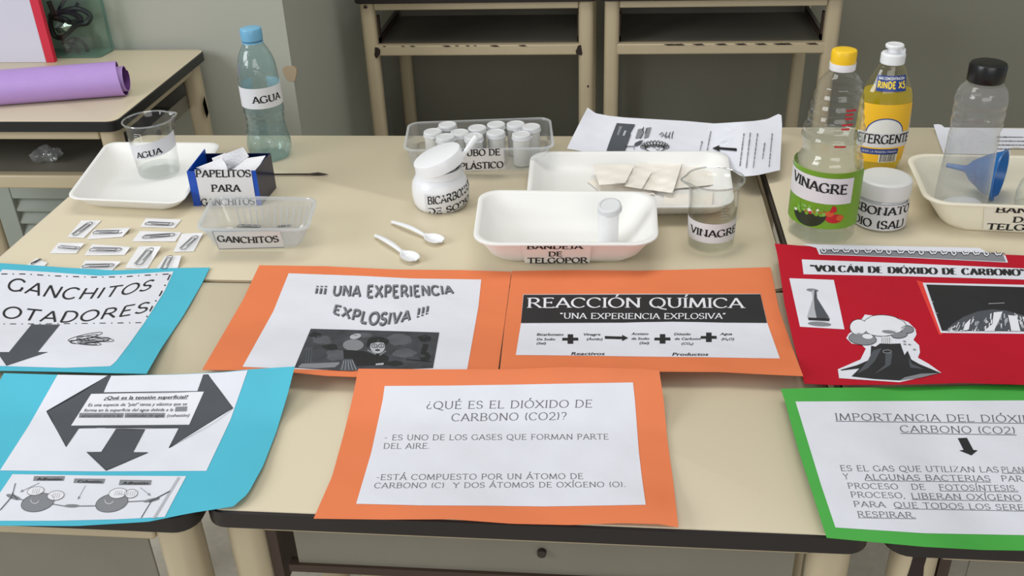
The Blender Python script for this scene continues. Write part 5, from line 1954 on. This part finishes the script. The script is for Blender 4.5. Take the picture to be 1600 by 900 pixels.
# ---- printed page behind the trays
hP = lambda X, Y: .002 + .05 * sstep(1.48, 1.82, Y) + .006 * sstep(.22, .33, X) * sstep(1.6, 1.74, Y) + .006 * sstep(-.03, -.08, X) * sstep(1.6, 1.74, Y) + rip(X * 1.4, Y * 1.6, .0012)
sP = Surf(lambda X, Y: hP(X, Y) + (.032 * sstep(.165, .225, X)))
pp = root_at('printed_page', 1060, 240, 'wrinkled printed page with a flower sketch and black arrow behind the foam tray', 'paper')
card(sP, 0, [(918, 168), (931, 177), (952, 181), (977, 183.6), (1071, 189), (1116, 193), (1179, 189), (1199.5, 186), (1216, 178), (1221, 180)], [(1221, 180), (1222, 196), (1218.6, 265.7)],
     [(886, 232), (960, 246), (1060, 252), (1125, 256), (1160, 276), (1184, 273.6), (1218.6, 265.7)], [(918, 168), (904, 195), (889, 225), (886, 232)], 'sheet', mat('wrinkled_paper', (222, 223, 232), .75, var=.03, vscale=30, bump=.7, bscale=26), pp, th=.0002, nu=60, nv=24)


mb = MB()
poly(mb, sP, .0016, kt((372, 143), (500, 152), (474, 200), (466, 215), (470, 222), (430, 335), (300, 335), (330, 250)), 1)
poly(mb, sP, .0019, kt((390, 165), (410, 165), (385, 230), (372, 225)), 2)
poly(mb, sP, .0019, kt((425, 195), (440, 196), (425, 232), (412, 230)), 3)
for q in (((520, 185), (560, 180), (535, 245), (500, 250)), ((580, 175), (612, 172), (592, 240), (560, 250))):
    poly(mb, sP, .0016, kt(*q), 2)
for q in (((560, 170), (550, 190), (560, 205), (545, 235), (535, 250)), ((580, 180), (570, 215))):
    line(mb, sP, .0022, kt(*q), 1.2, 0)
ln = kt((430, 310), (490, 305), (500, 290), (535, 265), (555, 262), (540, 285), (510, 300), (490, 320))
poly(mb, sP, .0019, kt((490, 300), (500, 280), (530, 266), (556, 262), (535, 290), (505, 304)), 1)
line(mb, sP, .0022, kt((430, 305), (490, 305), (495, 325)), 1.1, 0)
line(mb, sP, .0022, kt(*ell(636, 318, 66, 26, 0, 24)), 1.3, 0, closed=True)
for k in range(11):
    a_ = math.radians(195 + k * 150 / 10)
    cx, cy = 636 + 84 * math.cos(a_), 318 + 34 * math.sin(a_)
    line(mb, sP, .0022, kt(*ell(cx, cy, 20, 10, a_, 12)), 1.1, 0, closed=True)
for q in (((620, 312), (634, 306), (640, 318)), ((655, 308), (668, 306), (670, 318)), ((645, 325), (655, 330), (668, 324))):
    line(mb, sP, .0022, kt(*q), 1.0, 0)
for (x0, y0, x1, y1) in ((765, 200, 755, 250), (745, 205, 735, 245), (720, 205, 715, 240)):
    line(mb, sP, .0022, kt((x0, y0), (x0 - 8, (y0 + y1) / 2), (x1, y1)), 1.2, 0)
for (x0, y0) in ((680, 236), (710, 245), (668, 222)):
    line(mb, sP, .0019, kt((x0, y0), (x0 + 20, y0 - 14), (x0 + 30, y0 + 4)), 1.6, 2)
poly(mb, sP, .0019, kt((1035, 318), (1085, 296), (1082, 310), (1204, 318), (1204, 338), (1082, 326), (1088, 342)), 0)
mb.build('drawing', [INK, INKG, INKM, INKL], pp, smooth=False)
mb = MB()
rj = random.Random(8)


def marks(mb, surf, off, a, b, wd, rj, k=.72, mi=0):
    """A line of print too small to read: short letter-like ticks from a to b (px)."""
    a, b = Vector(a), Vector(b)
    L = (b - a).length
    d_ = (b - a) / L
    n_ = Vector((-d_.y, d_.x))
    s = 0
    while s < L - 1:
        wl = rj.uniform(3, 8)
        e = min(L, s + wl)
        u = s
        while u < e:
            h_ = wd * rj.choice((.5, .6, .6, .9))
            p = a + d_ * u
            line(mb, surf, off, [p - n_ * h_ * .5, p + n_ * h_ * .5], rj.uniform(.45, .8), mi)
            u += rj.uniform(.9, 1.4)
        p, q_ = a + d_ * s, a + d_ * e
        line(mb, surf, off, [p, q_], .5, mi)
        s = e + 1.2


for (x0, y0, x1, y1) in ((1025, 200, 1000, 335), (965, 270, 950, 335), (1255, 215, 1225, 450), (1300, 210, 1270, 460), (1350, 215, 1320, 450), (1400, 280, 1385, 390), (1452, 215, 1430, 445)):
    a_, b_ = kt((x0, y0), (x1, y1))
    marks(mb, sP, .0019, a_, b_, 3.0, rj)
mb.build('small_print', INKT, pp, smooth=False)

# ---- printed page behind the right tray
hR = Surf(lambda X, Y: .019 + .012 * sstep(1.7, 1.78, Y) + rip(X, Y, .001))
pr_ = root_at('printed_page', 1560, 215, 'printed page lying behind the cream foam tray on the far edge', 'paper')
card(hR, 0, [(1458.7, 194.5), (1470, 193.5), (1474, 199), (1600, 201), (1720, 203)], [(1720, 203), (1726, 240)], [(1474, 240), (1600, 242), (1726, 240)], [(1458.7, 194.5), (1465, 215), (1474, 240)], 'sheet', PAPER, pr_, th=.0002)
mb = MB()
for k in range(4):
    y = 214 + k * 6.2
    marks(mb, hR, .0006, (1558, y), (1690, y + 1), 2.6, rj)
mb.build('small_print', INKT, pr_, smooth=False)

# ---- vinegar bottle
q = P(1282, 362, .018)
c = Vector((q.x, q.y, T + .018))
vb = thing('vinegar_bottle', c, 'tall clear vinegar bottle with yellow cap and green label', 'bottle')
pv = prof_px(c, [(355, 96), (340, 100), (300, 102), (262, 101), (250, 100), (242, 97), (233, 88), (227, 86), (220, 90), (210, 96), (204, 95), (192, 89), (180, 84), (165, 80), (150, 76), (138, 72), (130, 68), (123, 60), (117, 50), (112, 38), (109, 33), (106, 32)])
pv = [(.030, .003), (.041, 0), (.0455, .003)] + smooth_prof([p for p in pv if p[1] > .006], 5)


def vw(a, z):
    k = 1
    if .145 < z < .235:
        k += .020 * math.sin(z * 430)
    if z < .02:
        k += .03 * math.cos(a * 6) * (1 - z / .02)
    return k


mb = MB()
mb.lathe(pv, c, 64, wob=vw)
mb.build('bottle_body', CLEARB, vb)
mb = MB()
lvl = .150
mb.lathe([(max(r_ - .0025, .002), max(z_, .004)) for r_, z_ in pv if z_ < lvl] + [(.001, lvl)], c, 56)
mb.build('vinegar', VINL, vb)
zc0, zc1 = HY(c, 108), HY(c, 77)
cap_mesh('cap', CAPY, vb, c, .0165, zc0 + (zc1 - zc0) * .36, zc1, 44)
mb = MB()
mb.lathe([(.0165, zc0), (.0172, zc0 + .001), (.0172, zc0 + (zc1 - zc0) * .36)], c, 48)
mb.build('tamper_ring', WPLAST, vb)
F = cyl(c, lambda v: .0486, camphi(c))
mb = MB()
spatch(mb, F, -.10, .062, .028, .113, 60, 6)
lb = mb.build('label', LABGREEN, vb, label='glossy green label with a salad picture')
mb = MB()
spatch(mb, F, -.085, .038, .0685, .107, 40, 3, off=.0008, slope=-.02)
lw_ = mb.build('paper_strip', PAPER_L, lb)
mb = MB()
stext(mb, F, 'VINAGRE', ALG, -.055, .0885, .029, .0815, .0135, off=.0014)
mb.build('lettering', INK, lw_, smooth=False)
mb = MB()


def uell(cx, cy, rx, ry, n=16, a0=0, a1=360):
    return [(cx + rx * math.cos(math.radians(a0 + (a1 - a0) * i / n)), cy + ry * math.sin(math.radians(a0 + (a1 - a0) * i / n))) for i in range(n + (1 if a1 - a0 < 360 else 0))]


spoly(mb, F, uell(-.0205, .050, .026, .021, 20, 180, 360), 0)
rj = random.Random(12)
for k in range(46):
    spoly(mb, F, uell(-.021 + rj.uniform(-.023, .023), .0505 + rj.uniform(-.004, .010) * (1 if k % 2 else .6), rj.uniform(.0018, .0042), rj.uniform(.0015, .003), 7), rj.choice((1, 1, 3, 3, 2, 4)), .0009 + k * .000006)
spoly(mb, F, uell(.0165, .0445, .0125, .007, 14), 2, .0009)
spoly(mb, F, uell(.009, .052, .006, .0045, 12), 5, .00095)
spoly(mb, F, uell(.024, .0455, .0055, .0045, 12), 5, .001)
spoly(mb, F, [(.008, .054), (.012, .065), (.017, .062), (.018, .055)], 2, .001)
mb.build('salad_picture', [LABN, LABLG, LABR, LABGREEN, LABW, LABO], lb, smooth=False)
mb = MB()
for (u, v, n) in ((.012, .196, 3), (.009, .177, 2), (.003, .148, 1)):
    Fv = cyl(c, prof_r(pv), camphi(c))
    for k in range(n):
        spatch(mb, Fv, u, u + .011 + .004 * (k == 0), v - k * .0055, v - k * .0055 + .0026, 4, 1, off=.0012)
mb.build('level_marks', LABR, vb, smooth=False)

# ---- detergent bottle
q = P(1368, 262, .018)
c = Vector((q.x, q.y, T + .018))
db = thing('detergent_bottle', c, 'yellow dish detergent bottle with white flip cap behind the vinegar', 'bottle')
pd = prof_px(c, [(252, 70), (238, 74), (215, 80), (190, 82), (165, 82), (148, 79), (135, 72), (124, 61), (115, 53), (107, 46), (100, 38), (96, 33)])
pd = [(.026, .002), (.033, 0)] + smooth_prof([p for p in pd if p[1] > .004], 4)
SQ = .66
mb = MB()
mb.lathe(pd, c, 60, sy=SQ)
mb.build('bottle_body', DETB, db)
mb = MB()
lvl = HY(c, 138)
mb.lathe([(max(r_ - .0018, .002), max(z_, .003)) for r_, z_ in pd if z_ < lvl] + [(.001, lvl)], c, 56, sy=SQ)
mb.build('detergent', DETER, db)
z0 = HY(c, 97)
mb = MB()
mb.lathe([(.0178, z0 - .001), (.0186, z0), (.0186, z0 + .0135), (.0172, z0 + .0155), (.009, z0 + .0165), (.008, z0 + .0225), (.0135, z0 + .0235), (.0142, z0 + .0275), (.0125, z0 + .0292), (.001, z0 + .0285)], c, 48)
mb.box((c.x + .007, c.y - .005, c.z + z0 + .0145), (c.x + .0165, c.y + .005, c.z + z0 + .022))
mb.build('flip_cap', WPLAST, db, bevel=.0006)
F = cyl(c, prof_r(pd), -PI / 2, SQ)
rr = .042
mb = MB()
FR = cyl(c, lambda v: prof_r(pd)(v) * 1.004, -PI / 2, SQ)
va, vb_ = .020, .118
spatch(mb, FR, -.044, .046, va, vb_, 40, 14, off=.0004)
lb = mb.build('label', LABY, db, label='yellow printed label')
mb = MB()
va2 = HY(c, 232) + .016
spatch(mb, FR, -.05, .05, va2 - .004, va2 + .022, 40, 3, off=.0008)
pw_ = mb.build('paper_strip', PAPER_L, lb)
mb = MB()
stext(mb, FR, 'DETERGENTE', ALG, -.058, va2 + .0035, .047, va2 + .0035, .0145, off=.0014)
mb.build('lettering', INK, pw_, smooth=False)
mb = MB()
spoly_pts = uell(-.002, va2 + .020, .031, .026, 26, 0, 180)
cx, cy = -.002, va2 + .020
spoly(mb, FR, spoly_pts, 0, .0007)
spoly(mb, FR, [(cx + (a_ - cx) * .93, cy + (b_ - cy) * .93) for a_, b_ in spoly_pts], 1, .0010)
vb3 = va2 - .016
spatch(mb, FR, -.038, .026, vb3, vb3 + .0095, 24, 1, off=.0008, mi=0)
stext(mb, FR, 'DESDE LA PRIMERA PASADA', SAN, -.034, vb3 + .003, .023, vb3 + .003, .0034, mi=1, off=.0011)
spatch(mb, FR, -.005, .026, va, va + .017, 12, 1, off=.0007, mi=1)
rj = random.Random(6)
u = -.003
while u < .023:
    wd = rj.choice((.0005, .0008, .0012))
    spatch(mb, FR, u, u + wd, va + .001, va + .0155, 1, 1, off=.001, mi=2)
    u += wd + rj.choice((.0006, .001))
mb.build('label_print', [LABB, LABW, INK], lb, smooth=False)
mb = MB()
vs_ = HY(c, 138) + .0085
us = -.002
pts = [(us - .023, vs_ + .001), (us - .014, vs_ - .0065), (us, vs_ - .009), (us + .016, vs_ - .0065), (us + .026, vs_ + .001), (us + .024, vs_ + .016), (us, vs_ + .018), (us - .020, vs_ + .016)]
n_ = 10
spatch(mb, FR, us - .023, us + .025, vs_ - .006, vs_ + .0175, 24, 6, off=.0006)
sk = mb.build('sticker', LABB, db, label='blue sticker with yellow and white words')
mb = MB()
stext(mb, FR, 'M\u00c1S CONCENTRACI\u00d3N', SANB, us - .019, vs_ + .0115, us + .021, vs_ + .0115, .0036, mi=0, off=.0011)
stext(mb, FR, 'RINDE X5', SANB, us - .0205, vs_ - .001, us + .0225, vs_ - .001, .0092, mi=1, off=.0011)
mb.build('lettering', [LABW, mat('sticker_yellow', (250, 216, 60), .4)], sk, smooth=False)

# ---- second jar
q = P(1373, 346, .018)
c = Vector((q.x, q.y, T + .018))
j2 = thing('screw_jar', c, 'clear jar of bicarbonate with a flat white lid behind the vinegar', 'jar', 'white jars')
pj2 = [(.030, 0), (.0345, .0015), (.0368, .006), (.0372, .02), (.0372, .036), (.036, .044), (.034, .049)]
mb = MB()
mb.lathe(pj2, c, 56)
mb.build('jar_body', CLEARB, j2)
mb = MB()
mb.lathe([(.029, .002), (.0352, .006), (.0355, .036), (.033, .045), (.001, .046)], c, 48)
mb.build('powder', POWDER, j2)
mb = MB()
mb.lathe([(.0362, .047), (.0374, .048), (.0374, .066), (.0366, .0705), (.034, .0725), (.030, .073), (.001, .0728)], c, 72, wob=lambda a, z: 1 + (.004 * math.cos(a * 80) if .049 < z < .064 else 0))
mb.build('lid', GPLAST, j2)
F = cyl(c, lambda v: .0376, camphi(c))
mb = MB()
spatch(mb, F, -.095, .062, .003, .0435, 60, 3)
lb = mb.build('label', PAPER_L, j2)
mb = MB()
stext(mb, F, 'BICARBONATO', ALG, -.088, .0265, .050, .0285, .0122)
stext(mb, F, 'DE SODIO (SAL)', ALG, -.094, .0065, .041, .0065, .0122)
mb.build('lettering', INK, lb, smooth=False)

# ---- cream foam tray on the right with what stands in it
zt_ = .018
zr_ = .066
rim = [P(1450, 316, zr_), P(1760, 328, zr_), P(1725, 246, zr_), P(1417, 240, zr_)]
base = [P(1474, 359, zt_), P(1735, 373, zt_), P(1705, 301, zt_), P(1466, 291, zt_)]
c = sum((Vector(p) for p in base), Vector()) / 4
tr4 = thing('foam_tray', (c.x, c.y, T + zt_), 'cream foam tray labelled bandeja de telgopor with the black capped bottle', 'tray', 'foam trays')
mb = MB()
tray(mb, rim, base, T + zt_, T + zr_, .034, .03, .005, .003, fillet=.010)
mb.build('tray_body', FOAMC, tr4)
gp = front_plane(base, rim, .002)
mb = MB()
poly(mb, gp, .0002, [(1538, 321), (1720, 328), (1712, 366), (1536, 358)], maxlen=400)
lb = mb.build('label', mat('cream_label_paper', (226, 221, 206), .6), tr4, smooth=False)
mb = MB()
ptext(mb, gp, .0006, 'BANDEJA', ALG, (1555, 332), (1666, 335), (2.4, -8.5))
ptext(mb, gp, .0006, 'DE', ALG, (1582, 347.5), (1612, 348.3), (2, -8.5))
ptext(mb, gp, .0006, 'TELGOPOR', ALG, (1541, 358.5), (1668, 362), (2.2, -9))
mb.build('lettering', INK, lb, smooth=False)

q = P(1498, 326, zt_ + .006)
c = Vector((q.x, q.y, T + zt_ + .0058))
kb = thing('clear_bottle', c, 'clear ribbed bottle with black cap and white powder in the bottom', 'bottle')
pk = prof_px(c, [(318, 77), (300, 78), (280, 77), (250, 75), (225, 74), (210, 74), (203, 72), (197, 75), (188, 77), (182, 75), (172, 78), (164, 76), (158, 79), (150, 77), (143, 74), (137, 68), (131, 56), (127, 44), (124, 41)])
pk = [(.03, .002), (.0345, 0)] + smooth_prof([p for p in pk if p[1] > .003], 4)
mb = MB()
mb.lathe(pk, c, 60)
mb.build('bottle_body', HAZYB, kb)
cap_mesh('cap', CAPK, kb, c, .0248, HY(c, 126), HY(c, 97), 70)
mb = MB()
mb.lathe([(.022, .002), (.028, .004), (.0275, .008), (.021, .013), (.010, .016), (.001, .017)], c + Vector((.005, -.003, 0)), 40, wob=lambda a, z: 1 + .08 * math.sin(a * 3))
mb.build('powder', POWDER, kb)

# blue funnel leaning in the tray
pc = PY(1562, 274, 1.452)
fn = Vector((.84, -.54, .02)).normalized()
fu = thing('funnel', (pc.x, pc.y, T + zt_ + .006), 'blue plastic funnel lying in the cream tray behind the bottle', 'funnel')
ea = fn.orthogonal().normalized()
eb = fn.cross(ea)
R0 = 40 * zc(pc) / FPX
mb = MB()
loops = []
for (r_, t) in ((.0034, -.078), (.0048, -.052), (.0066, -.048), (R0 * .42, -.040), (R0 * .76, -.02), (R0 * .97, -.0015), (R0 * 1.03, -.001), (R0 * 1.03, .001), (R0 * .97, .001), (R0 * .95, -.001), (R0 * .73, -.019), (R0 * .38, -.0385), (.005, -.046), (.0026, -.078)):
    loops.append([pc + fn * t + (ea * math.cos(a_) + eb * math.sin(a_)) * r_ for a_ in [2 * PI * i / 48 for i in range(48)]])
mb.loft(loops, False, False)
mb.build('funnel_cone', FUNB, fu)

# clear cup at the edge of the frame
q = P(1622, 322, zt_ + .006)
c = Vector((q.x, q.y, T + zt_ + .0058))
cu_ = thing('clear_bottle', c, 'small clear open bottle beyond the blue funnel, mostly cut off by the picture edge', 'bottle')
mb = MB()
mb.lathe([(.026, .001), (.031, 0), (.034, .006), (.034, .02), (.031, .036), (.024, .050), (.018, .058), (.016, .066), (.016, .075), (.0145, .075), (.0145, .062)], c, 48)
mb.build('bottle_body', CLEARB, cu_)
